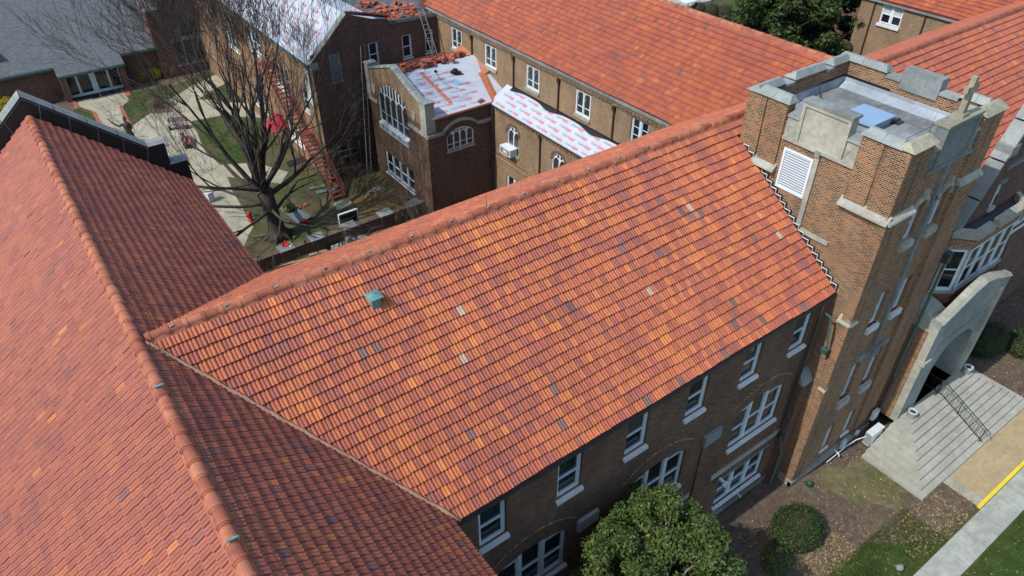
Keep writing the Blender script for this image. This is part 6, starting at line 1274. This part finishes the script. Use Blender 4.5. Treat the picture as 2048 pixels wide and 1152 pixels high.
# front right small things
def planter(label, x, y, z):
    o = thing('stone_planter', label, 'planter', (x, y, z), 'planters flanking the steps'); mb = MB(); mb.lathe((x, y, z), [(.17, 0), (.2, .04), (.2, .3), (.23, .34), (.23, .42), (.17, .42), (.16, .3)], 16); mb.build('pot', 'pot_grey', o, True); mb = MB(); mb.lathe((x, y, z), [(.155, .3), (.15, .33), (.02, .35)], 12); mb.build('soil', 'soil', o)
planter('grey stone pot on the left end of the top step', 29.85, 8.12, 1.35); planter('grey stone pot on the right end of the top step', 35.05, 8.12, 1.35)
ac = thing('air_conditioner', 'white outdoor air conditioning unit between the tower foot and the steps', 'air conditioner', (28.15, 8.85, 0))
mb = MB(); mb.box(27.75, 28.75, 8.62, 8.98, .12, .9); mb.build('casing', 'steel_white', ac)
mb = MB(); [mb.box(27.72, 27.75, 8.64, 8.96, .2 + i * .06, .23 + i * .06) for i in range(11)]; mb.build('side_grille', 'stone_coping', ac)
mb = MB(); mb.box(27.85, 28.45, 8.60, 8.619, .2, .82); mb.build('fan_opening', 'dark_void', ac); mb = MB(); [mb.box(27.82 + i * .085, 27.85 + i * .085, 8.585, 8.60, .18, .84) for i in range(8)]; [mb.box(27.82, 28.46, 8.57, 8.585, .18 + i * .16, .205 + i * .16) for i in range(5)]; mb.build('fan_guard', 'white_paint', ac)
mb = MB(); [mb.box(x, x + .08, 8.6, 9.0, 0.01, .12) for x in (27.85, 28.55)]; mb.build('foot', 'rubber_mat', ac)
mb = MB(); mb.tube([(27.75, 8.9, .6), (27.3, 9.1, .5), (26.7, 9.22, .32), (25.9, 9.22, .24), (25.2, 9.22, .22)], .024, 6); tag(mb.build('refrigerant_pipe', 'white_paint'), 'white pipe running along the tower foot from the air conditioner', 'pipe')
mb = MB(); mb.box(28.55, 28.95, 9.2, 9.36, .9, 1.5); mb.box(28.5, 28.6, 9.18, 9.34, 1.2, 1.35); mb.build('meter_box', 'steel_white', tower); mb = MB(); mb.box(26.35, 26.65, 9.24, 9.36, .3, .8); mb.box(27.5, 27.7, 9.24, 9.36, .5, .75); mb.build('meter_box', 'blue_frame', tower); mb = MB(); mb.tube([(25.9, 9.38, .5), (25.9, 9.1, .42), (25.9, 9.06, .3)], .03, 6); mb.build('waste_pipe', 'white_paint', tower)
def spot(label, u, v, mat, mat2):
    p = G(u, v); o = thing('ground_spotlight', label, 'spotlight', tuple(p)); mm = Euler((R(-55), 0, R(-30))).to_matrix(); mb = MB(); mb.lathe(p + Vector((0, 0, .16)), [(.10, -.12), (.16, -.04), (.17, .12), (.15, .13)], 14, mm); mb.build('housing', mat, o, True); mb = MB(); mb.lathe(p + Vector((0, 0, .16)), [(.145, .131), (.13, .14)], 14, mm); mb.build('lens', mat2, o); mb = MB(); mb.tube([p, p + Vector((0, 0, .12))], .04, 6); mb.build('stake', 'metal_dark', o)
spot('grey ground spotlight in the grass at the bottom right', 1797, 1140, 'stone_grey', 'lens_grey'); spot('dark green ground spotlight by the tower corner', 1617, 972, 'spot_green', 'spot_green')
# beyond the far ridge
p = Vector((69.2, 59.6, 0)); ct = thing('utility_cart', 'small white roofed utility cart parked beyond the far ridge', 'cart', tuple(p))
mb = MB(); mb.box(68.2, 70.2, 59.0, 60.2, .3, .8); mb.box(68.3, 68.9, 59.1, 60.1, .8, 1.2); mb.build('body', 'tool_black', ct); mb = MB(); mb.box(68.3, 70.0, 58.95, 60.25, 1.9, 1.97); mb.build('roof', 'cart_white', ct)
mb = MB(); [mb.tube([(x, y, .8), (x, y, 1.9)], .03, 5) for x in (68.4, 69.9) for y in (59.05, 60.15)]; mb.build('roof_post', 'metal_dark', ct)
for x in (68.6, 69.8):
    for y in (58.98, 60.22): mb = MB(); mb.lathe((x, y, .3), [(.3, -.08), (.3, .08)], 12, Euler((R(90), 0, 0)).to_matrix()); mb.build('wheel', 'rubber_mat', ct)
p = G(1419, 34); lp = thing('lamp_post', 'slim dark lamp post on the lawn beyond the far ridge', 'lamp post', tuple(p)); mb = MB(); mb.tube([p, p + Vector((0, 0, 6))], [.07, .045], 8); mb.build('post', 'metal_dark', lp); mb = MB(); mb.lathe(p + Vector((0, 0, 6)), [(.05, 0), (.22, .1), (.2, .5), (.05, .65)], 10); mb.build('lantern', 'metal_dark', lp)
